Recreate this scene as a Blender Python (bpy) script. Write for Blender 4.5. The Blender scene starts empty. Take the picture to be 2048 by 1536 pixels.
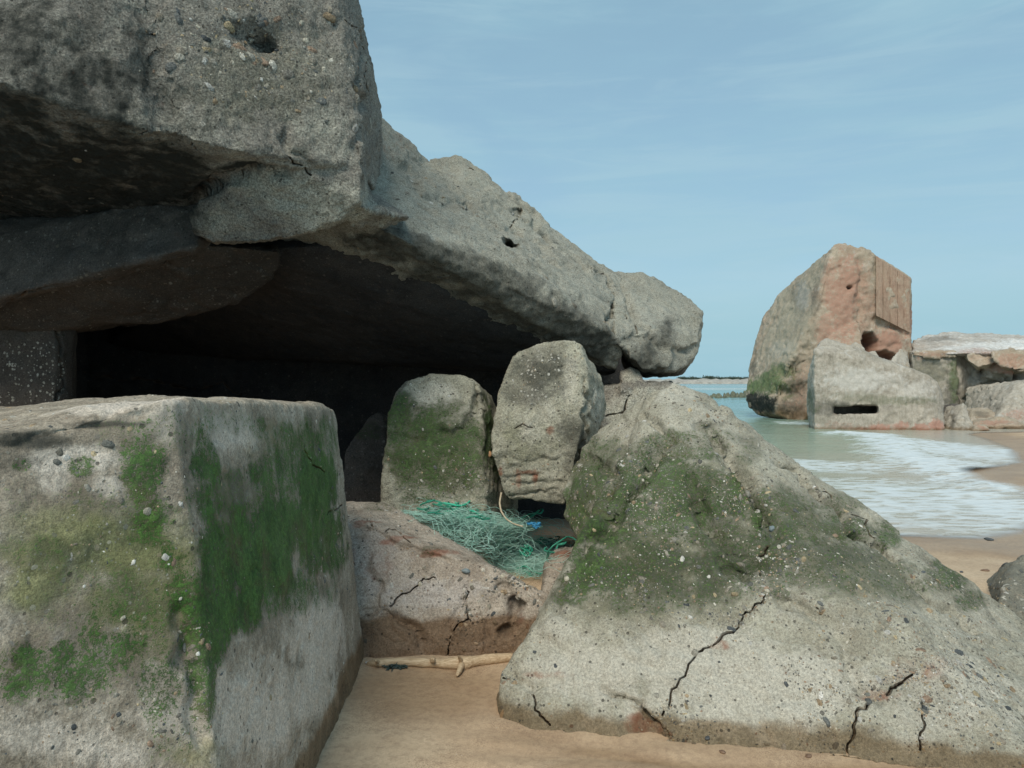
import bpy, bmesh, math, random
import numpy as np
from mathutils import Vector
from mathutils.bvhtree import BVHTree
R = math.radians
random.seed(7); RNG = np.random.default_rng(7)
S = bpy.context.scene
COL = S.collection

# ------------------------------------------------------------------ camera, sky, sun
F, CX, HY, EYE = 1540.0, 1024.0, 760.0, 1.6      # focal length / centre / horizon of the 2048x1536 photograph, eye height
cam = bpy.data.cameras.new('camera'); camo = bpy.data.objects.new('camera', cam); COL.objects.link(camo)
camo.location = (0, 0, EYE); camo.rotation_euler = (R(90), 0, 0)
cam.sensor_width = 36; cam.lens = 36*F/2048; cam.shift_y = -(768-HY)/2048
cam.clip_start = .05; cam.clip_end = 9000
S.camera = camo
S.view_settings.view_transform = 'Standard'; S.view_settings.look = 'None'
S.view_settings.exposure = 0.3; S.view_settings.gamma = 1
S.cycles.max_bounces = 6; S.cycles.use_denoising = True

class NT:
    def __init__(s, t): s.t = t; t.nodes.clear()
    def n(s, typ, ins=None, **props):
        nd = s.t.nodes.new(typ)
        for k, v in props.items(): setattr(nd, k, v)
        for k, v in (ins or {}).items():
            so = nd.inputs[k]
            if isinstance(v, bpy.types.NodeSocket): s.t.links.new(v, so)
            elif isinstance(v, bpy.types.Node): s.t.links.new(v.outputs[0], so)
            else: so.default_value = v
        return nd
    def m(s, op, a, b=0.0, clamp=False):
        return s.n('ShaderNodeMath', {0: a, 1: b}, operation=op, use_clamp=clamp).outputs[0]
    def mix(s, f, a, b, mode='MIX'):
        nd = s.n('ShaderNodeMix', {0: f}, data_type='RGBA', blend_type=mode)
        for i, v in ((6, a), (7, b)):
            if isinstance(v, bpy.types.NodeSocket): s.t.links.new(v, nd.inputs[i])
            else: nd.inputs[i].default_value = (*v[:3], 1)
        return nd.outputs[2]
    def ramp(s, v, lo, hi, a=0.0, b=1.0, smooth=True):
        return s.n('ShaderNodeMapRange', {0: v, 1: lo, 2: hi, 3: a, 4: b}, interpolation_type='SMOOTHSTEP' if smooth else 'LINEAR').outputs[0]
    def noise(s, vec, scale, detail=4, rough=.55, dist=0.0):
        return s.n('ShaderNodeTexNoise', {'Vector': vec, 'Scale': scale, 'Detail': detail, 'Roughness': rough, 'Distortion': dist}).outputs[0]
    def attr(s, name, out=2): return s.n('ShaderNodeAttribute', attribute_name=name).outputs[out]

W = bpy.data.worlds.new('World'); S.world = W; W.use_nodes = True
t = NT(W.node_tree)
SUN_EL, SUN_AZ = 47, 196          # azimuth from +Y clockwise: behind the camera, a little to its left
sky = t.n('ShaderNodeTexSky', sky_type='NISHITA', sun_disc=False, sun_elevation=R(SUN_EL), sun_rotation=R(SUN_AZ), air_density=1.0, dust_density=1.5, ozone_density=1.0)
tc = t.n('ShaderNodeTexCoord').outputs['Generated']
mp = t.n('ShaderNodeMapping', {'Vector': tc, 'Scale': (1.0, 1.2, 4.2), 'Rotation': (R(4), R(-10), 0)})
cl = t.noise(mp.outputs[0], 2.2, 7, .55, .5)
cl2 = t.noise(mp.outputs[0], 9.0, 5, .6, .3)
cf = t.ramp(t.m('ADD', t.m('MULTIPLY', cl, .8), t.m('MULTIPLY', cl2, .2)), .35, .68, .58, .80)
SKYK = 0.11
zz = t.n('ShaderNodeSeparateXYZ', {0: tc}).outputs[2]
cf = t.m('MAXIMUM', cf, t.ramp(zz, .30, .02, 0, .96))
cc = t.mix(cf, sky.outputs[0], (2.5, 4.25, 5.0))
cst = t.noise(t.n('ShaderNodeMapping', {'Vector': tc, 'Scale': (1.2, 1.2, 9.0), 'Rotation': (R(6), R(-12), 0)}).outputs[0], 3.4, 8, .62, .9)
cc = t.mix(t.m('MULTIPLY', t.ramp(t.m('ADD', t.m('MULTIPLY', cst, .6), t.m('MULTIPLY', cl, .4)), .42, .62), .28), cc, (3.35, 4.75, 5.35))
bg = t.n('ShaderNodeBackground', {0: cc, 1: SKYK})
t.n('ShaderNodeOutputWorld', {0: bg.outputs[0]})
sl = bpy.data.lights.new('sun', 'SUN'); sl.energy = 2.3; sl.angle = R(24); sl.color = (1, .92, .77)
so = bpy.data.objects.new('sun', sl); COL.objects.link(so)
dv = Vector((math.sin(R(SUN_AZ))*math.cos(R(SUN_EL)), math.cos(R(SUN_AZ))*math.cos(R(SUN_EL)), math.sin(R(SUN_EL))))
so.rotation_euler = dv.to_track_quat('Z', 'Y').to_euler(); so.location = dv*50

# ------------------------------------------------------------------ helpers
def at(px, py, d): return Vector(((px-CX)/F*d, d, EYE-(py-HY)/F*d))
def gz(px, py, z=0.0):
    d = (EYE-z)*F/(py-HY); return Vector(((px-CX)/F*d, d, z))
G_ = RNG.normal(size=(512, 3)); G_ /= np.linalg.norm(G_, axis=1)[:, None]
def _h(i, j, k, s):
    return ((i*73856093) ^ (j*19349663) ^ (k*83492791) ^ (s*2654435761)) & 0x7fffffff
def gnoise(P, seed=0):
    I = np.floor(P).astype(np.int64); f = P-I; u = f*f*f*(f*(f*6-15)+10); out = np.zeros(len(P))
    for dx in (0, 1):
        for dy in (0, 1):
            for dz in (0, 1):
                h = _h(I[:, 0]+dx, I[:, 1]+dy, I[:, 2]+dz, seed); h = (h ^ (h >> 13)) % 512
                g = G_[h]; d = (g*(f-np.array([dx, dy, dz]))).sum(1)
                w = (u[:, 0] if dx else 1-u[:, 0])*(u[:, 1] if dy else 1-u[:, 1])*(u[:, 2] if dz else 1-u[:, 2])
                out += w*d
    return out*1.6
def fbm(P, o=4, seed=0, ridge=False, gain=.5):
    a, s, r = 1.0, 0.0, np.zeros(len(P))
    for k in range(o):
        n = gnoise(P*(2.03**k)+k*17.3, seed+k); n = (.35-np.abs(n))*1.6 if ridge else n
        r += a*n; s += a; a *= gain
    return r/s*1.3
def cells(P, seed=0):
    I = np.floor(P).astype(np.int64); F1 = np.full(len(P), 9.0); F2 = F1.copy(); cid = np.zeros(len(P))
    for dx in (-1, 0, 1):
        for dy in (-1, 0, 1):
            for dz in (-1, 0, 1):
                J = I+np.array([dx, dy, dz]); h = _h(J[:, 0], J[:, 1], J[:, 2], seed+5)
                h = h ^ (h >> 15)
                o = np.stack([(h % 1021)/1021, ((h >> 7) % 1019)/1019, ((h >> 11) % 1013)/1013], 1)
                d = np.linalg.norm(J+o-P, axis=1)
                c = d < F1; F2 = np.where(c, F1, np.minimum(F2, d)); F1 = np.where(c, d, F1); cid = np.where(c, ((h >> 5) % 997)/997, cid)
    return F1, F2, cid
def sstep(a, b, x):
    t_ = np.clip((x-a)/(b-a), 0, 1); return t_*t_*(3-2*t_)

def link(name, me, mat=None, parent=None, loc=None):
    me.name = name
    o = bpy.data.objects.new(name, me); COL.objects.link(o)
    if mat:
        me.materials.clear(); me.materials.append(mat)
    if loc is not None: o.location = loc
    if parent: o.parent = parent
    return o
def tag(o, label=None, cat=None, group=None, kind=None):
    for k, v in (('label', label), ('category', cat), ('group', group), ('kind', kind)):
        if v: o[k] = v
    return o
def thing(name, label, cat, group=None, loc=(0, 0, 0)):
    return tag(link(name, None, loc=loc) if False else _empty(name, loc), label, cat, group)
def _empty(name, loc):
    o = bpy.data.objects.new(name, None); COL.objects.link(o); o.location = loc; return o

def npmesh(name, V, loops, starts, totals=None, smooth=True, attrs=None, cols=None):
    me = bpy.data.meshes.new(name)
    me.vertices.add(len(V)); me.vertices.foreach_set('co', np.asarray(V, np.float32).ravel())
    me.loops.add(len(loops)); me.loops.foreach_set('vertex_index', np.asarray(loops, np.int32))
    me.polygons.add(len(starts)); me.polygons.foreach_set('loop_start', np.asarray(starts, np.int32))
    me.update(calc_edges=True)
    me.polygons.foreach_set('use_smooth', np.full(len(starts), smooth, bool))
    for k, v in (attrs or {}).items():
        a = me.attributes.new(k, 'FLOAT', 'POINT'); a.data.foreach_set('value', np.asarray(v, np.float32))
    for k, v in (cols or {}).items():
        a = me.attributes.new(k, 'FLOAT_COLOR', 'POINT'); a.data.foreach_set('color', np.asarray(v, np.float32).ravel())
    me.update()
    return me
def gridmesh(name, V, nu, nv, **kw):
    i = np.arange(nu-1)[:, None]*nv+np.arange(nv-1)[None, :]; i = i.ravel()
    q = np.stack([i, i+nv, i+nv+1, i+1], 1)
    return npmesh(name, V, q.ravel(), np.arange(len(q))*4, **kw)

def srgb(r, g, b):
    f = lambda c: (c/255/12.92) if c <= 10 else ((c/255+.055)/1.055)**2.4
    return (f(r), f(g), f(b))

_ico = bmesh.new(); bmesh.ops.create_icosphere(_ico, subdivisions=2, radius=1)
ICOV = np.array([v.co[:] for v in _ico.verts]); ICOF = np.array([[v.index for v in f.verts] for f in _ico.faces]); _ico.free()
PEBC = np.array([srgb(*c) for c in [(176, 170, 155), (195, 190, 178), (150, 142, 128), (125, 122, 114), (116, 116, 110), (104, 106, 104), (86, 90, 92),
                                    (166, 146, 120), (152, 130, 112), (178, 162, 132), (140, 134, 122), (160, 156, 145), (205, 202, 195), (134, 128, 116)]])
def pebbles(V, N, prob, n, rmin, rmax, sink=.35, power=2.2, pal=None, big=None):
    """stones bedded in the concrete: small flattened ellipsoids set in the surface"""
    if n == 0: return None
    p = prob/prob.sum(); idx = RNG.choice(len(V), n, p=p)
    C = V[idx]; Nn = N[idx]
    r = rmin+(rmax-rmin)*RNG.random(n)**power
    a = RNG.normal(size=(n, 3)); T = np.cross(Nn, a); T /= np.linalg.norm(T, axis=1)[:, None]; B = np.cross(Nn, T)
    sa, sb, sc = r*RNG.uniform(.8, 1.35, n), r*RNG.uniform(.6, 1.0, n), r*RNG.uniform(.4, .75, n)
    U = ICOV[None]*(1+.16*RNG.normal(size=(n, 1, 3)))*np.ones((n, 1, 1))
    U = np.sign(U)*np.abs(U)**.85
    U = U+.07*RNG.normal(size=(n, len(ICOV), 3))
    P = C[:, None]+U[..., :1]*(T*sa[:, None])[:, None]+U[..., 1:2]*(B*sb[:, None])[:, None]+U[..., 2:3]*(Nn*sc[:, None])[:, None]
    P -= (Nn*(sc*(sink+.15+.5*RNG.random(n)))[:, None])[:, None]
    Fs = ICOF[None]+(np.arange(n)*len(ICOV))[:, None, None]
    pal = PEBC if pal is None else pal
    c = pal[RNG.integers(0, len(pal), n)]*RNG.uniform(.65, 1.15, (n, 1)); c = np.repeat(c, len(ICOV), 0)
    return P.reshape(-1, 3), Fs.reshape(-1, 3), c

DEPTS = bpy.context.evaluated_depsgraph_get
def hull_obj(pts):
    bm = bmesh.new()
    for p in pts: bm.verts.new(p)
    r = bmesh.ops.convex_hull(bm, input=bm.verts)
    bmesh.ops.delete(bm, geom=[v for v in bm.verts if not v.link_faces], context='VERTS')
    bmesh.ops.recalc_face_normals(bm, faces=bm.faces)
    me = bpy.data.meshes.new('tmp'); bm.to_mesh(me); bm.free()
    o = bpy.data.objects.new('tmp', me); COL.objects.link(o); return o
def jag(poly, amp, n=4, seed=0):
    """an irregular line through the points: random midpoint displacement"""
    rr = random.Random(seed); P_ = [tuple(a) for a in poly]
    for lev in range(3):
        out = [P_[0]]
        for a, b in zip(P_, P_[1:]):
            L = math.hypot(b[0]-a[0], b[1]-a[1])
            if L > 3:
                f = rr.uniform(.3, .7); o = rr.gauss(0, .11)*L
                out.append((a[0]+(b[0]-a[0])*f-(b[1]-a[1])/L*o, a[1]+(b[1]-a[1])*f+(b[0]-a[0])/L*o))
            out.append(b)
        P_ = out
    return P_

def rock(name, hulls, voxel, mat, smooth=10, disp=(), chips=None, cracks=(), patches=None, dents=(), carve=(), wetz=None,
         peb=(), base_attr=None, grooves=(), parent=None, label=None, cat=None, group=None, seed=0, flats=()):
    obs = [hull_obj(h) for h in hulls]
    me = obs[0].data
    bm = bmesh.new()
    for o in obs: bm.from_mesh(o.data)
    for c in carve:                                       # openings cut by real box cutters
        pass
    me2 = bpy.data.meshes.new('tmp'); bm.to_mesh(me2); bm.free()
    for o in obs: bpy.data.objects.remove(o)
    o = bpy.data.objects.new('tmp', me2); COL.objects.link(o)
    cut = []
    for c in carve:
        co = hull_obj(c); co.hide_render = True; cut.append(co)
        b = o.modifiers.new('b', 'BOOLEAN'); b.operation = 'DIFFERENCE'; b.object = co; b.solver = 'EXACT'; b.use_self = True
    m = o.modifiers.new('r', 'REMESH'); m.mode = 'VOXEL'; m.voxel_size = voxel; m.adaptivity = 0
    if smooth:
        s_ = o.modifiers.new('s', 'SMOOTH'); s_.iterations = smooth; s_.factor = .5
    bpy.context.view_layer.update()
    ev = o.evaluated_get(DEPTS()); me = bpy.data.meshes.new_from_object(ev)
    for q in [o]+cut: bpy.data.objects.remove(q)
    n = len(me.vertices)
    def getv():
        n = len(me.vertices); V = np.empty(n*3, np.float32); me.vertices.foreach_get('co', V); V = V.reshape(-1, 3).astype(np.float64)
        N = np.empty(n*3, np.float32); me.vertices.foreach_get('normal', N); return V, N.reshape(-1, 3).astype(np.float64)
    def setv(V): me.vertices.foreach_set('co', V.astype(np.float32).ravel()); me.update()
    V, N = getv(); dd = np.zeros(n)
    for k, dsp in enumerate(disp):
        sc, amp = dsp[:2]; typ = dsp[2] if len(dsp) > 2 else 'n'; st = np.array(dsp[3]) if len(dsp) > 3 else 1.0
        Pn = V*st/sc
        if typ == 'n': dd += amp*fbm(Pn, 4, seed*31+k*7, gain=.58)
        elif typ == 'r': dd -= amp*fbm(Pn, 3, seed*31+k*7, True)
        elif typ == 'c':
            F1, F2, cid = cells(Pn+.25*np.stack([gnoise(Pn*2, 1), gnoise(Pn*2, 2), gnoise(Pn*2, 3)], 1), seed+k)
            dd += amp*(cid-.5)*2*sstep(0, .25, F2-F1)-amp*.6*(1-sstep(0, .12, F2-F1))
    V = V+N*dd[:, None]; setv(V); V, N = getv()
    def getf():
        l_ = np.empty(len(me.loops), np.int32); me.loops.foreach_get('vertex_index', l_)
        s__ = np.empty(len(me.polygons), np.int32); me.polygons.foreach_get('loop_start', s__); return l_, s__
    polys_l, st_ = getf(); bvh = None
    def ray(px, py):
        d = at(px, py, 1)-Vector((0, 0, EYE)); h = bvh.ray_cast(Vector((0, 0, EYE)), d.normalized())
        return h[0]
    if cracks or patches or dents or grooves:
        idx = polys_l.reshape(-1, 4).tolist() if len(polys_l) == 4*len(st_) else [a.tolist() for a in np.split(polys_l, st_[1:])]
        bvh = BVHTree.FromPolygons(V.tolist(), idx)
    def cdist(V, pts, m):
        lo = np.min(pts, 0)-m; hi = np.max(pts, 0)+m
        sel = np.where(((V > lo) & (V < hi)).all(1))[0]; Q = V[sel]; best = np.full(len(sel), 9.0); wl = np.zeros(len(sel)); L_ = len(pts)-1
        for i, (a, b) in enumerate(zip(pts, pts[1:])):
            ab = b-a
            if ab@ab < 1e-9 or ab@ab > .5: continue
            tt = np.clip(((Q-a)@ab)/(ab@ab), 0, 1); d = np.linalg.norm(Q-a-tt[:, None]*ab, axis=1)
            c = d < best; best[c] = d[c]; wl[c] = (.40+.60*math.sin(math.pi*min(1, (i+.7)/L_)))
        return best, wl, sel
    for (poly, gw, gd) in grooves:
        pts = [ray(*p_) for p_ in jag(poly, 5, 4, int(poly[0][0]))]; pts = [np.array(p_[:]) for p_ in pts if p_ is not None]
        if len(pts) < 2: continue
        best, wl, sel = cdist(V, pts, gw*1.5); Q = V[sel]; best = best*(1+.5*fbm(Q*7, 3, 17))
        V[sel] -= N[sel]*((1-sstep(0, gw, best))**1.3*gd*(.4+.6*wl)*1.5)[:, None]
    if grooves: setv(V); V, N = getv()
    CP = []
    for (poly, wid, dep) in cracks:
        pts = [ray(*p) for p in jag(poly, 6, 5, int(poly[0][0]+poly[0][1]))]; pts = [np.array(p[:]) for p in pts if p is not None]
        if len(pts) >= 2: CP.append((pts, wid, dep))
    if CP:                                                # finer mesh along the cracks
        bm = bmesh.new(); bm.from_mesh(me); 
        for rnd in range(2 if voxel < .03 else 1):
            bm.verts.ensure_lookup_table(); VV_ = np.array([v.co[:] for v in bm.verts]) if rnd else V
            mk = np.zeros(len(VV_), bool)
            for (pts, wid, dep) in CP:
                b_, _, s2 = cdist(VV_, pts, .1); mk[s2[b_ < voxel*(2.2-rnd)]] = True
            es = [e for e in bm.edges if mk[e.verts[0].index] and mk[e.verts[1].index]]
            bmesh.ops.subdivide_edges(bm, edges=es, cuts=1, use_grid_fill=True)
            bm.verts.index_update()
        bmesh.ops.triangulate(bm, faces=[f for f in bm.faces if len(f.verts) > 4])
        bm.to_mesh(me); bm.free(); me.update(); n = len(me.vertices); V, N = getv(); polys_l, st_ = getf()
    A = {k: np.zeros(n) for k in ('moss', 'wet', 'rust', 'pale', 'dark', 'crack', 'alg', 'barn')}
    A['pd'] = np.ones(n)
    if base_attr: [A.__setitem__(k, np.full(n, float(v))) for k, v in base_attr.items()]
    wob = .42*fbm(V*3.1, 3, seed+77)+.36*fbm(V*9, 3, seed+78)+.18*fbm(V*34, 2, seed+79) if patches else None
    for key, L in (patches or {}).items():
        for (px, py, rx, ry, w) in L:
            c = ray(px, py)
            if c is None: continue
            ax = []
            for (ex, ey) in ((rx, 0), (0, ry)):
                v = None
                for sgn, f in ((1, 1), (-1, 1), (1, .5), (-1, .5), (1, .25), (-1, .25)):
                    h = ray(px+ex*sgn*f, py+ey*sgn*f)
                    if h is not None:
                        q = (h-c)*(sgn/f)
                        if q.length < 12*max(rx, ry)/F*c.y: v = q; break
                if v is None: v = Vector((ex/F*c.y, 0, -ey/F*c.y))
                ax.append(v)
            M = np.array([ax[0][:], ax[1][:]]).T; PI = np.linalg.pinv(M, rcond=1e-6)
            D = V-np.array(c[:]); q2 = D@PI.T; res = np.linalg.norm(D-q2@M.T, axis=1)/(max(ax[0].length, ax[1].length))
            q = np.sqrt((q2**2).sum(1)+(res*1.8)**2)+wob
            val = w*(1-sstep(.45, 1.2, q))
            if key in ('pd', 'barn') and w < 0: A[key] = np.maximum(0, A[key]+val)
            elif w < 0: A[key] = np.maximum(0, A[key]+val)
            elif key == 'pd': A[key] = A[key]+val
            else: A[key] = np.maximum(A[key], val)
    for (px, py, rx, ry, depth) in dents:
        c = ray(px, py)
        if c is None: continue
        D = V-np.array(c[:]); k = F/c.y
        q = np.sqrt((D[:, 0]*k/rx)**2+(D[:, 2]*k/ry)**2)+.25*fbm(V*6/max(.2, rx/k*4), 2, 3)
        w = (1-sstep(.6, 1.1, q))*(np.abs(D[:, 1]) < max(rx, ry)/k*2.5)
        V = V+np.array([0, 1, 0])*(w*depth)[:, None]; A['dark'] = np.maximum(A['dark'], w*.35)  # the hollow's shade is added to the colour too
    for (pts, wid, dep) in CP:
        best, wl, sel = cdist(V, pts, .2)
        Q = V[sel]; hw = wid*.19*wl*np.clip(.75+1.3*fbm(Q*9, 3, 5), .18, 2); hw = np.maximum(hw, .0015)
        w = 1-sstep(.3, 1.6, best/np.maximum(hw, voxel*.3))
        V[sel] -= N[sel]*(w*dep*.8)[:, None]; A['crack'][sel] = np.maximum(A['crack'][sel], np.clip(1-best/(6*hw), 0, 1))
    if wetz is not None:
        z0, soft = wetz; A['wet'] = np.maximum(A['wet'], 1-sstep(z0-soft, z0+soft, V[:, 2]+.05*fbm(V*5, 3, 9)))
    pc = np.zeros((n, 4)); pc[:, 3] = 1; A['peb'] = np.zeros(n)
    facing = -(N*(V-np.array([0, 0, EYE]))).sum(1) > 0
    allV, allL, allS = [V], [polys_l], [st_]; off = n; loff = len(polys_l); PC = [pc]; AA = {k: [v] for k, v in A.items()}
    for (cnt, rmin, rmax, pw) in peb:
        pr = A['pd']*facing*(V[:, 2] > -.02) * (V[:, 0]/np.maximum(V[:, 1], .1) > -.72) * (V[:, 0]/np.maximum(V[:, 1], .1) < .72)
        pr = pr*(.10+sstep(-.1, .5, fbm(V*2.1, 3, 41))**1.5+.25*sstep(.1, .4, fbm(V*6, 2, 43)))*(A['crack'] < .05)+1e-9
        res = pebbles(V, N, pr, cnt, rmin, rmax, power=pw)
        P, Fs, c = res
        allV.append(P); allL.append((Fs+off).ravel()); allS.append(loff+np.arange(len(Fs))*3); off += len(P); loff += Fs.size
        PC.append(np.hstack([c, np.ones((len(c), 1))]))
        for k in AA: AA[k].append(np.full(len(P), 1.0 if k == 'peb' else 0.0))
        if wetz is not None: AA['wet'][-1] = 1-sstep(z0-soft, z0+soft, P[:, 2])
    A2 = {k: np.concatenate(v) for k, v in AA.items() if k != 'pd'}
    A2 = {k: v for k, v in A2.items() if v.max() > .001}
    VV = np.concatenate(allV)
    org = Vector((float(V[:, 0].mean()), float(V[:, 1].mean()), float(V[:, 2].min())))
    if parent: org = Vector(parent.location)
    bpy.data.meshes.remove(me)
    me = npmesh(name, VV-np.array(org[:]), np.concatenate(allL), np.concatenate(allS), attrs=A2, cols={'pcol': np.concatenate(PC)} if peb else None)
    ob = link(name, me, mat, parent, None if parent else org)
    tag(ob, label, cat, group)
    print(name, n, len(VV))
    return ob

# ------------------------------------------------------------------ materials
def concrete(name, lo, hi, stone=.5, sscale=60, streak=0.0, rough=.9, bump=1.0, fine=.35, barn=0.0, moss_a=(.018, .045, .010), moss_b=(.055, .10, .028),
             alg=(.16, .17, .06), rust=(.27, .10, .055), wetc=(.56, .46, .36), pale=(.50, .50, .47), speck_lo=.03, off=0.0, boards=None, redmix=0.0):
    m = bpy.data.materials.new(name); m.use_nodes = True; t = NT(m.node_tree)
    co = t.n('ShaderNodeTexCoord').outputs['Object']
    if off: co = t.n('ShaderNodeVectorMath', {0: co, 1: (off, off*.7, off*1.3)}, operation='ADD').outputs[0]
    big = t.noise(co, 1.3, 5, .6, .4); mid = t.noise(co, 8, 7, .65); fin = t.noise(co, 85, 5, .7); fin2 = t.noise(co, 260, 3, .7)
    f = t.ramp(t.m('ADD', t.m('MULTIPLY', big, .55), t.m('MULTIPLY', mid, .45)), .36, .64)
    c = t.mix(f, lo, hi)
    if streak:
        mp = t.n('ShaderNodeMapping', {'Vector': co, 'Scale': (14, 14, 1.1)}).outputs[0]
        sn = t.noise(mp, 1.0, 6, .6, .2)
        c = t.mix(t.m('MULTIPLY', t.ramp(sn, .42, .66), streak), c, (lo[0]*.45, lo[1]*.47, lo[2]*.42))
    if redmix:
        rn = t.noise(co, .8, 6, .6, .6); c = t.mix(t.m('MULTIPLY', t.ramp(rn, .42, .62), redmix), c, (.33, .19, .13))
    # large soft blotches of older, paler and darker skin
    bl = t.noise(co, 3.1, 8, .7, .8)
    c = t.mix(t.ramp(bl, .54, .66, 0, .45), c, pale)
    c = t.mix(t.ramp(bl, .46, .36, 0, .5), c, (lo[0]*.6, lo[1]*.6, lo[2]*.57))
    c = t.mix(t.attr('alg'), c, t.mix(t.ramp(mid, .35, .65), alg, (alg[0]*.45, alg[1]*.5, alg[2]*.5))) if True else c
    c = t.mix(t.ramp(t.m('ADD', t.attr('pale'), t.m('MULTIPLY', t.m('SUBTRACT', mid, .5), 1.1)), .0, 1.05), c, pale)
    # grain
    fine_ = fine; fine = fine*.75; g = t.ramp(fin, .34, .66, 1-fine, 1+fine); g2 = t.ramp(fin2, .36, .64, 1-fine*.8, 1+fine*.8)
    gg = t.m('MULTIPLY', g, g2)
    gc = t.n('ShaderNodeCombineColor', {0: gg, 1: gg, 2: gg}).outputs[0]
    c = t.mix(1.0, c, gc, 'MULTIPLY')
    hst = None
    for sc, amt, thr in ((sscale, stone, .34), (sscale*2.7, stone*1.0, .36)):
        cw = t.n('ShaderNodeVectorMath', {0: co, 1: t.n('ShaderNodeVectorMath', {0: t.n('ShaderNodeTexNoise', {'Vector': co, 'Scale': sc*.8, 'Detail': 1.0}).outputs[1], 3: .6/sc}, operation='SCALE').outputs[0]}, operation='ADD').outputs[0]
        v = t.n('ShaderNodeTexVoronoi', {'Vector': cw, 'Scale': sc, 'Randomness': 1.0})
        sp = t.n('ShaderNodeSeparateColor', {0: v.outputs['Color']})
        size = t.ramp(sp.outputs[0], .35, 1.0, 0.0, thr)
        mask = t.m('MULTIPLY', t.ramp(t.m('SUBTRACT', size, v.outputs['Distance']), .0, .05), t.m('MULTIPLY', amt, t.ramp(t.attr('pale'), 0, .7, 1, .45)), True)
        rp = t.n('ShaderNodeValToRGB', {0: sp.outputs[1]}); cr = rp.color_ramp; cr.interpolation = 'CONSTANT'
        cols = [(.44, .42, .36), (.17, .165, .15), (.32, .28, .21), (.50, .48, .43), (.21, .215, .205), (.34, .27, .19), (.28, .265, .23), (.10, .10, .10)]
        while len(cr.elements) < len(cols): cr.elements.new(.5)
        for i, cc_ in enumerate(cols): cr.elements[i].position = i/len(cols); cr.elements[i].color = (*cc_, 1)
        c = t.mix(mask, c, rp.outputs[0])
        hst = mask if hst is None else t.m('ADD', hst, t.m('MULTIPLY', mask, .4))
    # pits
    pv = t.n('ShaderNodeTexVoronoi', {'Vector': co, 'Scale': 38.0}); pp = t.n('ShaderNodeSeparateColor', {0: pv.outputs['Color']})
    pit = t.ramp(t.m('SUBTRACT', t.ramp(pp.outputs[1], .7, 1, 0, .3), pv.outputs['Distance']), 0, .06)
    c = t.mix(t.m('MULTIPLY', pit, .7), c, (.04, .036, .03))
    c = t.mix(t.m('MULTIPLY', t.attr('dark'), t.ramp(mid, .3, .6, .6, 1.0)), c, (.022, .024, .020))  # dark attribute: stains, plus shade painted under overhangs and in hollows
    # barnacles: little pale cones
    bv = t.n('ShaderNodeTexVoronoi', {'Vector': t.n('ShaderNodeVectorMath', {0: co, 1: t.n('ShaderNodeVectorMath', {0: t.n('ShaderNodeTexNoise', {'Vector': co, 'Scale': 60.0, 'Detail': 2.0}).outputs[1], 3: .014}, operation='SCALE').outputs[0]}, operation='ADD').outputs[0], 'Scale': 42.0}); bs = t.n('ShaderNodeSeparateColor', {0: bv.outputs['Color']})
    bnz = t.noise(co, 5, 4, .6)
    bam = t.ramp(t.m('ADD', t.attr('barn'), t.m('MULTIPLY', t.m('SUBTRACT', bnz, .5), 1.3)), .3, .8)
    bm_ = t.m('MULTIPLY', t.ramp(t.m('SUBTRACT', t.ramp(bs.outputs[0], .15, 1, 0, .46), bv.outputs['Distance']), 0, .06), bam)
    bhole = t.m('MULTIPLY', t.ramp(bv.outputs['Distance'], .10, .06), bm_)
    c = t.mix(bm_, c, t.mix(bs.outputs[1], (.34, .32, .27), (.60, .58, .52))); c = t.mix(t.m('MULTIPLY', bhole, .6), c, (.12, .11, .09))
    c = t.mix(t.attr('peb'), c, t.mix(1.0, t.attr('pcol', 0), gc, 'MULTIPLY'))
    rn = t.noise(co, 14, 6, .7, .5)
    c = t.mix(t.m('MULTIPLY', t.ramp(t.m('ADD', t.attr('rust'), t.m('MULTIPLY', t.m('SUBTRACT', rn, .5), 1.5)), .1, 1.0), .85), c, rust)
    mn = t.m('ADD', t.m('MULTIPLY', t.m('SUBTRACT', t.noise(co, 11, 9, .78, .6), .5), 1.7), t.m('ADD', t.m('MULTIPLY', t.m('SUBTRACT', fin, .5), 3.2), t.m('MULTIPLY', t.m('SUBTRACT', fin2, .5), 2.6)))
    if streak:
        mn = t.m('ADD', mn, t.m('MULTIPLY', t.m('SUBTRACT', sn, .5), 1.2))
    mm = t.ramp(t.m('ADD', t.attr('moss'), mn), .22, .92)
    mm = t.m('MULTIPLY', mm, t.ramp(t.attr('moss'), .02, .35, 0, .92)); mm = t.m('MULTIPLY', mm, t.ramp(t.attr('peb'), 0, 1, 1, .55))
    mcol0 = t.mix(t.ramp(t.noise(co, 5, 5, .6, .5), .50, .66), moss_a, (.075, .065, .028))
    mcol = t.mix(t.ramp(t.m('ADD', t.m('MULTIPLY', t.noise(co, 60, 6, .75), .5), t.m('MULTIPLY', mid, .5)), .38, .60), mcol0, moss_b)
    c = t.mix(mm, c, t.mix(1.0, mcol, gc, 'MULTIPLY'))
    ckv = t.m('ADD', t.attr('crack'), t.m('MULTIPLY', t.m('SUBTRACT', fin, .5), .22)); ck = t.ramp(ckv, .74, .86); ckh = t.ramp(ckv, .40, .80)
    c = t.mix(t.m('MULTIPLY', ckh, .45), c, (.19, .12, .07)); c = t.mix(t.m('MULTIPLY', ck, .9), c, (.034, .022, .014))
    wet = t.attr('wet')
    c = t.mix(wet, c, t.mix(1.0, c, wetc, 'MULTIPLY'))
    h = t.m('ADD', t.m('MULTIPLY', mid, .9), t.m('ADD', t.m('MULTIPLY', fin, .45), t.m('MULTIPLY', fin2, .12)))
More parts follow.
